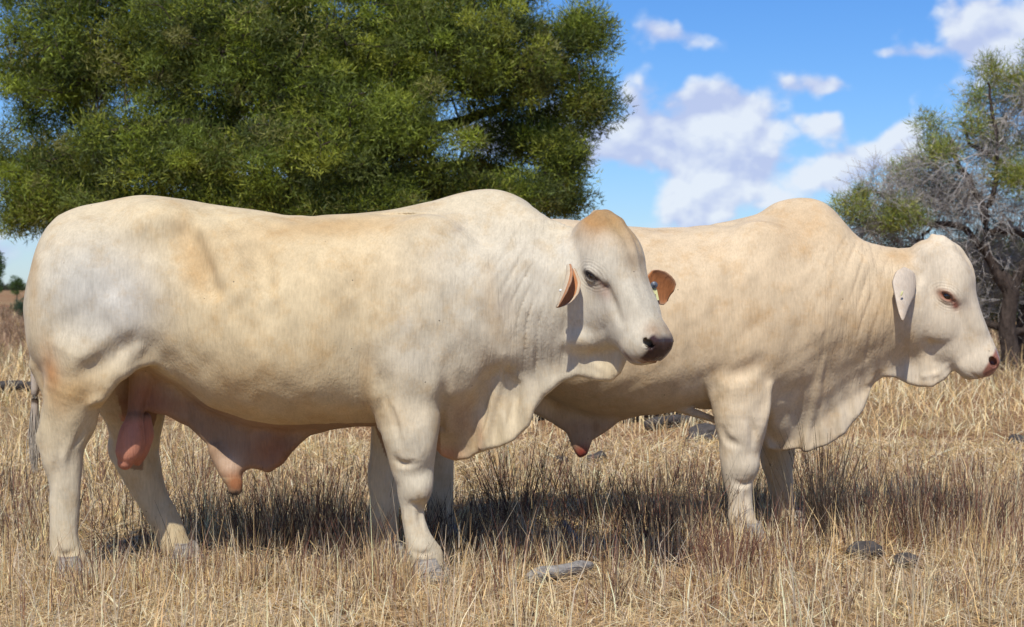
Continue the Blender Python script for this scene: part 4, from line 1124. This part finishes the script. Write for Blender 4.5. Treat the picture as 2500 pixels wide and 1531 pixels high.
def build_grass():
    # straw lying flat
    n = 105000
    x, y = in_view_xy(n, 5.6, 13.5, .6)
    keep = rng.random(n) < np.clip(.75 + .4 * soft_patch(x, y, 1.4, 41), .35, 1); x, y = x[keep], y[keep]; n = len(x)
    b = np.stack([x, y, gz(x, y) + rng.random(n) ** 2 * .05 + .003], -1)
    litter = blades(b, rng.random(n) * 6.283, rng.uniform(1.15, 1.60, n), rng.uniform(.04, .20, n), rng.uniform(.0024, .0060, n) * (y / 7.3), rng.uniform(0, .25, n), pick(STRAW, n))
    # short upright stubble, thin everywhere and thicker in patches
    n = 24000
    x, y = in_view_xy(n, 5.6, 13.5, .7)
    keep = rng.random(n) < np.clip(.42 + .45 * soft_patch(x, y, 2.2, 6), .12, 1) * np.where(bare(x, y), .25, 1)
    x, y = x[keep], y[keep]; n = len(x)
    b = np.stack([x, y, gz(x, y) - .01], -1)
    hgt = rng.gamma(2.0, .03, n) + .03
    t = pick(STRAW, n); red = rng.random(n) < np.clip(.20 + .3 * soft_patch(x, y, 1.6, 8), .05, .7); t[red] = pick(REDB, red.sum())
    stub = blades(b, rng.random(n) * 6.283, np.abs(rng.normal(0, .5, n)), hgt, rng.uniform(.002, .0042, n) * (y / 7.3), rng.uniform(0, .5, n), t)
    add_grass('straw_litter', [litter, stub], 'pale fallen straw and short dry stubble covering the paddock floor')
    # tufts: stalks fanning out from a common foot
    parts = []
    def tufts(cx, cy, cnt, hmean, spread, pal, mix, wid, hs=.25, fan=.30):
        ok = ~bare(cx, cy); cx, cy, hmean = cx[ok], cy[ok], hmean[ok]
        m = len(cx); k = np.repeat(np.arange(m), cnt); n = len(k)
        ox, oy = rng.normal(0, 1, n) * spread, rng.normal(0, 1, n) * spread * .7
        x = cx[k] + ox; y = cy[k] + oy
        b = np.stack([x, y, gz(x, y) - .01], -1)
        az = np.arctan2(oy, ox) + rng.normal(0, .6, n)
        L = hmean[k] * (1 + rng.normal(0, hs, n)).clip(.25, 1.7)
        t = pick(pal, n); q = rng.random(n) < mix; t[q] = pick(STRAW, q.sum())
        parts.append(blades(b, az, np.abs(rng.normal(.05, fan, n)), L, wid * rng.uniform(.7, 1.3, n) * (y / 7.3) ** .9, rng.uniform(-.05, .35, n), t))
    m = 330; x, y = in_view_xy(m, 6.1, 13.0, .8)
    q = np.ones(m, bool); tufts(x[q], y[q], 30, rng.uniform(.07, .20, m), .05, REDB, .60, .0030)
    m = 230; x, y = in_view_xy(m, 5.7, 8.2, .5); tufts(x, y, 20, rng.uniform(.07, .16, m), .045, STRAW, .8, .0032)
    m = 210; x, y = in_view_xy(m, 7.2, 11.0, .8); tufts(x, y, 34, rng.uniform(.12, .26, m), .06, np.concatenate([DARK, REDB]), .25, .0032)
    # thicker stand round the right-hand side and the second bull's feet
    m = 80; x = rng.uniform(1.55, 2.9, m); y = rng.uniform(7.6, 9.6, m); tufts(x, y, 44, rng.uniform(.13, .25, m), .07, REDB, .62, .0031)
    m = 44; x = rng.uniform(.05, 1.6, m); y = rng.uniform(7.5, 9.2, m); tufts(x, y, 34, rng.uniform(.10, .19, m), .06, REDB, .6, .0031)
    m = 46; x = rng.uniform(-2.1, .2, m); y = rng.uniform(6.75, 7.15, m); tufts(x, y, 34, rng.uniform(.09, .19, m), .05, REDB, .65, .0030)
    m = 40; x = rng.uniform(-1.6, -.4, m); y = rng.uniform(7.7, 9.0, m); tufts(x, y, 36, rng.uniform(.16, .28, m), .06, REDB, .55, .0031)
    m = 130; x, y = in_view_xy(m, 6.2, 8.4, .5); tufts(x, y, 30, rng.uniform(.10, .22, m), .05, np.concatenate([REDB, DARK]), .42, .0031)
    m = 26; x, y = in_view_xy(m, 6.9, 9.5, .5); tufts(x, y, 26, rng.uniform(.22, .36, m), .07, DARK, .25, .0032, fan=.28)
    m = 150; x, y = in_view_xy(m, 5.6, 7.0, .5); tufts(x, y, 7, rng.uniform(.13, .27, m), .03, STRAW[[0, 2, 3, 5]], .2, .0046, fan=.25)
    m = 120; x, y = in_view_xy(m, 6.6, 9.5, .8); tufts(x, y, 5, rng.uniform(.18, .34, m), .03, STRAW[[0, 1, 3, 5]], .3, .0036, fan=.35)
    add_grass('stubble_tufts', parts, 'reddish brown and straw coloured tufts of dry grass stalks')
    # taller standing hay behind the animals, getting coarser with distance
    parts = []
    n = 135000
    x, y = in_view_xy(n, 10.2, 95, 1.65, 2.0)
    pt = soft_patch(x, y, .8, 12) + .5 * soft_patch(x, y, .22, 13)
    keep = rng.random(n) < np.clip(.7 + .35 * pt, .15, 1); x, y, pt = x[keep], y[keep], pt[keep]; n = len(x)
    b = np.stack([x, y, gz(x, y) - .02], -1)
    grow = np.clip((y - 10.5) / 12, .0, 1)
    L = (.09 + .17 * grow + rng.gamma(2.0, .035, n)) * (1 + .25 * pt.clip(-1, 1))
    t = pick(STRAW[[0, 1, 2, 4]], n, .16)
    far = np.clip((y - 19) / 16, 0, 1); rq = rng.random(n) < far * .85 + .07
    t[rq] = pick(np.array([[.29, .18, .115], [.24, .155, .11], [.38, .26, .16]]), rq.sum(), .15)
    lean = np.where(rng.random(n) < .55, rng.uniform(.7, 1.55, n), np.abs(rng.normal(.2, .3, n)))
    parts.append(blades(b, rng.random(n) * 6.283, lean, L, .0034 * (y / 7.3) * rng.uniform(.7, 1.5, n), rng.uniform(0, .9, n), t))
    add_grass('standing_hay', parts, 'golden dry grass standing across the paddock behind the bulls')
build_grass()

# individual dark tussocks that stand out
def tussock(px, py, D, n, h, spread, pal, label, fan=.33, wid=.0038):
    n = int(n * 1.7)
    c = W(px, py, D); c[2] = float(gz(np.array([c[0]]), np.array([c[1]]))[0])
    ox, oy = rng.normal(0, spread * .5, n), rng.normal(0, spread * .35, n)
    b = np.stack([c[0] + ox, c[1] + oy, np.full(n, c[2] - .01)], -1)
    az = np.arctan2(oy, ox) + rng.normal(0, .5, n)
    L = h * (1 + rng.normal(0, .22, n)).clip(.3, 1.35)
    V, F, C = blades(b, az, np.abs(rng.normal(.06, fan, n)) + np.hypot(ox, oy) * 1.6, L, wid * rng.uniform(.7, 1.3, n), rng.uniform(-.05, .25, n), pick(pal, n))
    # short side spikelets near the tips
    k = rng.integers(0, n, n * 2); tipv = V.reshape(n, 6, 3)[k, 4] * .5 + V.reshape(n, 6, 3)[k, 2] * .5
    V2, F2, C2 = blades(tipv, rng.random(n * 2) * 6.283, rng.uniform(.2, .8, n * 2), rng.uniform(.02, .05, n * 2), np.full(n * 2, .0022), np.zeros(n * 2), pick(pal, n * 2))
    Vv = np.concatenate([V, V2]); Ff = np.concatenate([F, F2 + len(V)]); Cc = np.concatenate([C, C2])
    o = mesh_np('grass_tussock', Vv - c, Ff, MAT_STRAW, smooth=False, attrs=dict(tone=Cc)); o.location = c
    tag(o, label, 'grass tussock', 'dark tussocks in the dry grass')
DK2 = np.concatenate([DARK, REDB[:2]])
tussock(1245, 1240, 8.9, 90, .42, .16, DK2, 'widest fan of dark stalks, under the front bull dewlap', fan=.45)
tussock(1100, 1300, 7.75, 80, .27, .14, DARK, 'dense dark tussock just right of the front bull forelegs', fan=.2)
tussock(755, 1300, 7.85, 60, .42, .14, DK2, 'tall dark tussock under the middle of the front bull belly', fan=.25)
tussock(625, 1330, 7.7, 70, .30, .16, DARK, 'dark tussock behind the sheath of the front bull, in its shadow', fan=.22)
tussock(1420, 1250, 8.8, 50, .30, .16, DK2, 'sparse dark tussock below the second bull belly')
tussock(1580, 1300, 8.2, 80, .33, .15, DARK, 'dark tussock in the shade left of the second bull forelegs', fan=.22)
tussock(1660, 1290, 8.15, 50, .36, .12, DK2, 'dark stalks almost touching the second bull near foreleg', fan=.22)
tussock(1985, 1290, 8.4, 60, .45, .10, DARK, 'tallest black stalks right of the second bull forelegs', fan=.10, wid=.005)
tussock(2060, 1290, 8.5, 50, .28, .14, DK2, 'low dark tussock in front of the second bull chest')
tussock(2220, 1290, 8.3, 80, .34, .14, DK2, 'dark tussock below the muzzle of the second bull')
tussock(2350, 1290, 8.4, 60, .34, .14, DK2, 'dark tussock near the right edge, past the bull muzzle')
tussock(850, 1330, 7.55, 50, .24, .12, DK2, 'small dark tussock left of the front bull forelegs', fan=.22)
tussock(320, 1330, 7.75, 50, .20, .14, DK2, 'low dark tussock between the front bull hind legs')
tussock(1750, 1410, 7.25, 90, .20, .14, REDB, 'reddish brown tussock in the foreground before the second bull', fan=.25)

# ------------------------------------------------------------------ fallen wood and stones
def lump_mesh(c, r, seed, nu=36, nv=22, amp=.28, squash=.3):
    V, F = sphere_np((0, 0, 0), (1, 1, 1), nu, nv)
    dsp = 1 + amp * val_noise(V, 2.6, seed) + amp * .4 * val_noise(V, 7, seed + 1)
    V = V * dsp[:, None] * np.asarray(r); V[:, 2] = np.where(V[:, 2] < 0, V[:, 2] * squash, V[:, 2])
    return V + np.asarray(c), F
def place(name, V, F, mat, loc, label, cat, group=None):
    o = mesh_np(name, V, F, mat); o.location = loc; tag(o, label, cat, group); return o
def rough_branch(pts, rad, seed, sides=14, n=40, amp=.22):
    P = smooth_line(pts, n); R = np.interp(np.linspace(0, 1, n), np.linspace(0, 1, len(rad)), rad)
    V, F = tube(P, R, sides)
    C = np.repeat(P, sides, axis=0); d = V - C
    k = 1 + amp * val_noise(V, 14, seed) * .6 + amp * np.sin(np.tile(np.arange(sides), n) * 2.2 + seed) * .5 + amp * .5 * val_noise(V * np.array([.3, 1, 1]), 90, seed + 1)
    V = C + d * k[:, None]
    caps = []
    for base_i, off in ((0, 0), (n - 1, (n - 1) * sides)):
        V = np.concatenate([V, [P[base_i]]]); ci = len(V) - 1
        for j in range(0, sides, 2):
            a, b_, c_ = off + j, off + (j + 1) % sides, off + (j + 2) % sides
            caps.append((a, b_, c_, ci) if base_i else (c_, b_, a, ci))
    return V, np.concatenate([F, np.array(caps)])
D = 7.22
c0 = W(1272, 1400, D); c1 = W(1300, 1385, D + .02); c2 = W(1345, 1378, D + .05); c3 = W(1395, 1366, D + .1); c4 = W(1425, 1362, D + .16)
V, F = rough_branch([c0, c1, c2, c3, c4], [.030, .034, .030, .026, .012], 3)
loc = np.array([c2[0], c2[1], 0]); place('fallen_branch', V - loc, F, MAT_WEATHERED, loc, 'grey weathered piece of branch lying in the foreground straw', 'branch')
V, F = rough_branch([W(1355, 1255, 8.6), W(1380, 1290, 8.2), W(1412, 1330, 7.9), W(1440, 1352, 7.75)], [.010, .014, .012, .006], 9, sides=8)
loc = np.array([W(1400, 1300, 8.1)[0], 8.1, 0]); place('fallen_stick', V - loc, F, MAT_WEATHERED, loc, 'thin grey stick leaning in stubble between the bulls', 'stick')
for (px, py, Dd, r, sd, lab, nm, mt) in (
        (2085, 1348, 7.85, (.075, .06, .055), 11, 'dark dung pat in the stubble, larger of the two at lower right', 'dung_pat', MAT_STONE),
        (2180, 1375, 7.65, (.055, .05, .035), 12, 'smaller dark dung pat right of the larger one', 'dung_pat', MAT_STONE),
        (1690, 1062, 13.8, (.15, .12, .13), 13, 'charred stump seen left of the second bull near foreleg', 'tree_stump', MAT_STONE),
        (1440, 1118, 12.1, (.08, .07, .06), 15, 'small dark stone right of the second bull sheath', 'stone', MAT_STONE),
        (2448, 1075, 13.5, (.07, .06, .07), 16, 'dark stone at the right edge of the paddock', 'stone', MAT_STONE),
        (1348, 1130, 12.0, (.06, .05, .04), 17, 'small dark stone left of the second bull sheath', 'stone', MAT_STONE)):
    c = W(px, py, Dd); V, F = lump_mesh((0, 0, 0), r, sd); loc = (c[0], c[1], .01)
    place(nm, V, F, mt, loc, lab, nm.replace('_', ' '))
def log(px0, py0, px1, py1, D0_, D1_, r, sd, label, mat=MAT_STONE):
    a = W(px0, py0, D0_); b = W(px1, py1, D1_); a[2] = r * .8; b[2] = r * .7; m = (a + b) / 2 + np.array([0, .1, r * .4])
    V, F = rough_branch([a, (a * 2 + m) / 3, m, (b * 2 + m) / 3, b], [r, r * 1.1, r, r * .9, r * .5], sd)
    loc = np.array([m[0], m[1], 0]); place('fallen_log', V - loc, F, mat, loc, label, 'log')
log(1500, 1030, 1640, 1003, 15.6, 16.3, .075, 21, 'charred log behind the second bull, lying left of the stump')
log(1560, 1045, 1690, 1015, 14.9, 15.4, .045, 22, 'thinner charred log lying in front of the first')
log(-40, 945, 110, 940, 19.8, 20.3, .06, 23, 'thin dark log in the hay at left, behind the tail')
log(1255, 1020, 1330, 1015, 15.8, 16.0, .06, 24, 'dark log end seen past the dewlap of the front bull')

# ------------------------------------------------------------------ trees
def leaf_cloud(centres, radii, per, L, w, pal, flat=.75, drop=0.0, shade=None):
    """needle-like leaves spread through small clumps; one triangle each"""
    m = len(centres); k = np.repeat(np.arange(m), per); n = len(k)
    d = rng.normal(0, 1, (n, 3)); d /= np.linalg.norm(d, axis=1)[:, None]
    rr = rng.random(n) ** .45
    P = centres[k] + d * (radii[k] * rr)[:, None] * np.array([1, 1, flat])
    ax = d * .8 + rng.normal(0, .7, (n, 3)) + np.array([0, 0, .35 - drop]); ax /= np.linalg.norm(ax, axis=1)[:, None]
    sd = np.cross(ax, rng.normal(0, 1, (n, 3))); sd /= np.linalg.norm(sd, axis=1)[:, None] + 1e-6
    LL = (L * rng.uniform(.6, 1.4, n))[:, None]; ww = (w * rng.uniform(.6, 1.3, n))[:, None] * .5
    V = np.stack([P - sd * ww, P + sd * ww, P + ax * LL], 1).reshape(-1, 3)
    F = np.arange(n * 3).reshape(-1, 3)
    base = pal[rng.integers(0, len(pal), m)] * (1 + rng.normal(0, .16, (m, 1)))
    t = base[k] * (1.14 + rng.normal(0, .26, (n, 1))).clip(.4, 1.9)
    return V, F, np.repeat(t, 3, axis=0).clip(.005, .6)

def lobes_to_clumps(lobes, D, n, rmin, rmax, shell=.55, ysq=.8):
    """lobes (cx, cy, rx, ry, dy) in photo pixels at depth D"""
    A = np.array([l[2] * l[3] for l in lobes], float); idx = rng.choice(len(lobes), n, p=A / A.sum())
    out = []; rad = rng.uniform(rmin, rmax, n)
    d = rng.normal(0, 1, (n, 3)); d /= np.linalg.norm(d, axis=1)[:, None]
    rr = shell + (1 - shell) * rng.random(n) ** .6
    inner = rng.random(n) < .22; rr[inner] = rng.random(inner.sum()) ** .5 * shell
    for i, li in enumerate(idx):
        cx, cy, rx, ry, dy = lobes[li]
        c = W(cx, cy, D); c[1] += dy; mr = np.array([rx * D / FPX, min(rx, ry * 1.4) * D / FPX * ysq, ry * D / FPX])
        out.append(c + d[i] * rr[i] * (mr - rad[i] * .6))
    return np.array(out), rad, idx

def make_tree(name, label, D, trunk, limbs, lobes, nclump, rmin, rmax, per, L, w, pal, bark, twig_n=1.0, dead=None, group=None, flat=.75, shell=.55, drop=0.0):
    base = W(trunk[0][0], trunk[0][1], D); base[2] = 0
    root = thing(name, label, 'tree', base, group)
    loc = np.array(base)
    def path(pts, n=14): return smooth_line([W(p[0], p[1], D + (p[3] if len(p) > 3 else 0)) for p in pts], n)
    tp = path(trunk, 22); tr = smooth_line([(p[2] * D / FPX, 0, 0) for p in trunk], 22)[:, 0]
    tp[0, 2] = -.05
    v, f = tube(tp, tr, 12); v = v + (val_noise(v, 14, 3) * .10)[:, None] * (v - np.repeat(tp, 12, axis=0))
    mesh_np('trunk', v, f, bark, root, loc=loc)
    nodes = [tp[8:]]
    for lb in limbs:
        lp = path(lb, 16); lr = smooth_line([(p[2] * D / FPX, 0, 0) for p in lb], 16)[:, 0].clip(.006)
        lp[1:-1] += rng.normal(0, .02, (14, 3))
        v, f = tube(lp, lr, 8); mesh_np('limb', v, f, bark, root, loc=loc); nodes.append(lp[3:])
    nodes = np.concatenate(nodes)
    C, R, idx = lobes_to_clumps(lobes, D, nclump, rmin, rmax, shell)
    C[:, 2] = np.maximum(C[:, 2], .35)
    # twigs: each clump hangs on a branchlet that starts at the nearest limb or an earlier branchlet
    tw = []; order = np.argsort(((C[:, None, :] - nodes[None, ::4, :]) ** 2).sum(-1).min(1)); pool = nodes.copy()
    for q, i in enumerate(order[:int(nclump * twig_n)]):
        d2 = ((pool - C[i]) ** 2).sum(1); a = pool[np.argmin(d2)]; dist = math.sqrt(d2.min())
        m1 = a + (C[i] - a) * .5 + rng.normal(0, .09 * dist, 3) + np.array([0, 0, .06 * dist])
        P = smooth_line([a, m1, C[i]], 6); r0 = .010 + .010 * min(dist, 1.2)
        tw.append(tube(P, np.linspace(r0, .004, 6), 4))
        if q % 2 == 0: pool = np.concatenate([pool, P[2:]])
    v, f = merge(tw); o = mesh_np('twigs', v, f, bark if dead is None else MAT_GREYTWIG, root, loc=loc); o['kind'] = 'stuff'
    v, f, c = leaf_cloud(C, R, per, L, w, pal, flat, drop)
    print(name, 'leaf tris', len(f))
    o = mesh_np('crown', v, f, MAT_LEAF, root, smooth=False, attrs=dict(tone=c), loc=loc)
    return root, C, nodes

GREEN = np.array([[.165, .205, .026], [.205, .245, .032], [.085, .11, .020], [.25, .27, .040], [.12, .155, .028], [.185, .18, .055], [.05, .068, .018], [.105, .125, .032]])
OLIVE = np.array([[.25, .28, .06], [.31, .31, .06], [.19, .24, .07], [.25, .23, .09]])
T1 = 21.0
lobes1 = [(230, 130, 330, 190, 0), (120, 390, 230, 150, .2), (620, 120, 330, 210, -.6), (1080, 120, 300, 190, -.3), (1290, 180, 215, 180, .1), (1260, 340, 200, 110, .3),
          (860, 300, 260, 150, -.9), (450, 350, 270, 130, -.8), (1340, 470, 100, 75, .4), (1130, 430, 150, 80, .8), (200, 480, 190, 90, -.3), (560, 470, 180, 60, .5), (900, 440, 130, 70, -.2),
          (60, 520, 110, 60, .2), (350, 500, 200, 60, -.9), (640, 490, 180, 60, -1.2), (860, 480, 190, 65, -1.2), (740, 400, 220, 100, -1.5), (600, 510, 150, 50, -1.3), (780, 515, 170, 48, -1.4), (960, 505, 140, 45, -1.2), (1050, 480, 190, 60, -.6), (1230, 470, 170, 70, -.5), (1360, 400, 90, 110, -.2), (500, 400, 220, 110, -1.2), (980, 380, 200, 110, -1.0), (100, 180, 180, 160, 1.0), (650, -180, 620, 230, 0), (1100, -120, 300, 200, .5), (200, -140, 320, 220, .3), (700, 100, 560, 260, 2.2), (1400, 80, 100, 90, 0), (1430, 240, 85, 100, .2)]
limbs1 = [[(725, 430, 26), (600, 330, 20, -.5), (420, 300, 14, -1.0), (200, 330, 2, -.9)], [(722, 400, 24), (780, 260, 18, .2), (900, 120, 12, .3), (1000, -60, 6, .2)],
          [(725, 450, 24), (900, 360, 19, .2), (1080, 300, 14, .4), (1280, 230, 6, .3), (1420, 200, 2, .3)], [(722, 380, 22), (640, 180, 16, -.1), (500, 20, 10, .2), (380, -120, 6, .2)],
          [(728, 470, 20), (900, 430, 15, .9), (1150, 400, 10, 1.0), (1330, 440, 2, .8)], [(720, 470, 18), (520, 430, 13, .7), (300, 400, 9, .9), (80, 440, 2, .8)],
          [(722, 400, 20), (700, 200, 14, .8), (690, 0, 10, .6), (720, -200, 5, .4)]]
make_tree('shade_tree', 'large dense green tree filling the upper left behind the front bull', T1, [(730, 940, 40), (724, 700, 36), (722, 520, 34), (725, 400, 28), (722, 340, 18)], limbs1, lobes1,
          3700, .14, .40, 190, .078, .0135, GREEN, MAT_BARK, 1.0, shell=.5)

T2 = 25.5
trunk2 = [(2437, 905, 26), (2430, 840, 22), (2424, 770, 19), (2432, 700, 20), (2405, 655, 15)]
limbs2 = [[(2428, 700, 16), (2395, 650, 13), (2368, 585, 11), (2372, 515, 11), (2338, 450, 9), (2312, 405, 7), (2285, 330, 4)],
          [(2432, 702, 15), (2470, 640, 12), (2520, 590, 9), (2600, 540, 6)],
          [(2380, 610, 8), (2310, 545, 8), (2225, 540, 7), (2160, 480, 5), (2060, 455, 3, .2)],
          [(2372, 560, 8), (2420, 555, 8), (2500, 562, 8), (2600, 560, 6)],
          [(2520, 500, 9, .3), (2460, 420, 8, .3), (2400, 385, 7, .2), (2340, 350, 5), (2310, 300, 3)],
          [(2372, 520, 8), (2400, 420, 6, -.2), (2390, 300, 5, -.2), (2375, 200, 3, -.2)],
          [(2430, 790, 10), (2390, 780, 9, .2), (2340, 765, 7, .4), (2290, 740, 4, .5)],
          [(2430, 800, 10), (2470, 790, 9, .3), (2540, 740, 7, .5)], [(2240, 545, 4), (2190, 600, 3), (2140, 620, 2)],
          [(2470, 905, 22, .8), (2466, 800, 18, .8), (2480, 650, 12, .8), (2500, 500, 8, .8), (2480, 350, 5, .6), (2450, 220, 3, .4)]]
lobes2 = [(2385, 175, 60, 60, 0), (2350, 230, 50, 40, 0), (2240, 300, 45, 40, 0), (2280, 350, 50, 40, .2), (2080, 470, 50, 45, 0), (2030, 520, 40, 40, 0), (2120, 540, 90, 60, .3), (2200, 420, 70, 60, .4),
          (2400, 330, 80, 80, .4), (2480, 200, 90, 80, .2), (2560, 380, 140, 120, .3), (2300, 470, 120, 90, .8), (2160, 600, 100, 30, .6), (2420, 640, 120, 60, 1.4), (2250, 370, 70, 60, -.2), (2330, 300, 60, 60, -.2), (2420, 430, 90, 70, -.3), (2150, 520, 90, 60, -.3), (2040, 500, 60, 50, -.2), (2600, 150, 140, 130, .3), (2600, 620, 120, 120, 1.0)]
root2, C2, nodes2 = make_tree('half_dead_tree', 'sparse half-dead tree with twisted dark limbs at the right edge', T2, trunk2, limbs2, lobes2, 1000, .12, .38, 48, .10, .0115, OLIVE, MAT_BARK, 1.0, dead=True, shell=.3)
def dead_twigs():
    """fine bare grey twigs, branching two more times from the limbs"""
    tw = []; loc = np.array(root2.location)
    ends = []
    lobes = [(2330, 480, 190, 150, 0), (2180, 520, 150, 90, .2), (2400, 330, 110, 120, .2), (2250, 400, 90, 70, 0), (2430, 620, 140, 120, .6), (2130, 470, 110, 70, 0), (2480, 230, 100, 90, .2), (2540, 480, 140, 150, .3), (2300, 620, 110, 70, .4), (2220, 620, 160, 50, .2), (2080, 560, 90, 50, 0), (2350, 720, 130, 70, .5)]
    C, R, _ = lobes_to_clumps(lobes, T2, 760, .02, .05, .2)
    pool = nodes2.copy()
    for c in C:
        c = c + 0
        if c[2] < .5: continue
        d2 = ((pool - c) ** 2).sum(1); j = np.argmin(d2 + rng.random(len(pool)) * .08); a = pool[j]; L = np.linalg.norm(c - a)
        m = (a + c) / 2 + rng.normal(0, .13 * L, 3); P = smooth_line([a, m, c], 7)
        tw.append(tube(P, np.linspace(.008 + .006 * min(L, 1), .004, 7), 4)); pool = np.concatenate([pool, P[3:6]])
        for _ in range(6):
            s0 = P[rng.integers(2, 7)]; dv = (c - a) / (L + 1e-6) + rng.normal(0, .75, 3); dv /= np.linalg.norm(dv); l2 = rng.uniform(.15, .5)
            e = s0 + dv * l2; mm = (s0 + e) / 2 + rng.normal(0, .04, 3)
            tw.append(tube(smooth_line([s0, mm, e], 4), np.array([.0042, .0036, .003, .002]), 3))
            for __ in range(2):
                dv2 = dv + rng.normal(0, .6, 3); dv2 /= np.linalg.norm(dv2)
                s1 = (mm + e) / 2; e1 = s1 + dv2 * rng.uniform(.1, .3)
                tw.append(tube(np.array([s1, (s1 + e1) / 2 + rng.normal(0, .012, 3), e1]), np.array([.003, .0025, .0018]), 3))
    v, f = merge(tw); print('dead twigs', len(f) * 2)
    o = mesh_np('dead_twigs', v, f, MAT_GREYTWIG, root2, loc=loc); o['kind'] = 'stuff'
dead_twigs()
# scrub behind the right-hand tree
SCRUB = np.array([[.075, .085, .035], [.10, .10, .05], [.06, .075, .035], [.13, .12, .07]])
for i, (px, Dd, rx, h, lab) in enumerate(((2330, 44, 210, 2.6, 'grey-green scrub tree beyond the half-dead tree, left of its trunk'), (2480, 40, 190, 3.0, 'grey-green scrub tree beyond the half-dead tree, at the right edge'), (2120, 52, 200, 2.3, 'low scrub tree hidden mostly by the second bull neck'))):
    zc = 690 - (h * .5 - CAMH) * FPX / Dd; ry = h * .5 * FPX / Dd
    tx = px + 8
    make_tree('scrub_tree', lab, float(Dd), [(tx, 690 + CAMH * FPX / Dd, 10), (tx - 4, zc + ry * .3, 8), (tx, zc - ry * .3, 5)],
              [[(tx, zc + ry * .4, 6), (tx - rx * .4, zc, 4), (tx - rx * .7, zc - ry * .3, 2)], [(tx, zc + ry * .3, 6), (tx + rx * .4, zc, 4), (tx + rx * .6, zc - ry * .4, 2)]],
              [(px, zc, rx, ry, 0), (px - rx * .4, zc - ry * .25, rx * .5, ry * .7, .3), (px + rx * .45, zc - ry * .1, rx * .5, ry * .8, -.3)], 170, .22, .45, 110, .16, .030, SCRUB, MAT_BARK, .7)
# far line of bush on the horizon and a few small trees in the left gap
def far_bush():
    n = 900
    x = rng.uniform(-330, 330, n); y = rng.uniform(560, 640, n); h = rng.uniform(.6, 2.6, n) * (1 + .5 * np.sin(x * .05))
    C = np.stack([x, y, h * .5], -1); v, f, c = leaf_cloud(C, h * .9 + .6, 50, .9, .7, np.array([[.055, .068, .035], [.075, .08, .05]]), .8)
    o = mesh_np('distant_bushland', v, f, MAT_LEAF, smooth=False, attrs=dict(tone=c)); tag(o, 'low dark line of bushland along the horizon', 'bushland', kind='stuff')
far_bush()
def small_tree(px, ytop, Dd, rx, lab, n=16, per=90, cat='tree', name='young_tree'):
    zt = CAMH - (ytop - 690) * Dd / FPX; gy = 690 + CAMH * FPX / Dd; ry = (gy - ytop) * .33
    make_tree(name, lab, float(Dd), [(px, gy, 1.6), (px + 1, (gy + ytop) / 2, 1.2), (px, ytop + ry, .8)],
              [[(px, (gy + ytop) / 2, 1), (px - rx * .4, ytop + ry * 1.2, .7), (px - rx * .6, ytop + ry, .5)], [(px, (gy + ytop) / 2, 1), (px + rx * .4, ytop + ry * 1.1, .7), (px + rx * .6, ytop + ry * .8, .5)]],
              [(px, ytop + ry, rx, ry, 0)], n, .16, .34, per, .14, .045, np.array([[.06, .10, .035], [.08, .12, .04]]), MAT_BARK, 1.0)
small_tree(40, 662, 105, 17, 'tiny young tree on the horizon at far left, behind the rump')
small_tree(-6, 604, 70, 14, 'slim young tree at the left edge of the picture')
def shrub():
    c = W(57, 740, 62); c[2] = .45
    C = c + rng.normal(0, 1, (26, 3)) * np.array([.22, .2, .16]); v, f, t = leaf_cloud(C, np.full(26, .2), 70, .09, .03, np.array([[.05, .085, .05], [.07, .10, .06]]))
    root = thing('shrub', 'small blue-green shrub in the brown grass behind the rump', 'shrub', (c[0], c[1], 0))
    tw = [tube([np.array([c[0], c[1], -.02]), (np.array([c[0], c[1], 0]) + q) / 2, q], [.015, .01, .005], 4) for q in C[::3]]
    a, b = merge(tw); o = mesh_np('stems', a, b, MAT_BARK, root, loc=root.location); o['kind'] = 'stuff'
    mesh_np('crown', v, f, MAT_LEAF, root, smooth=False, attrs=dict(tone=t), loc=root.location)
shrub()
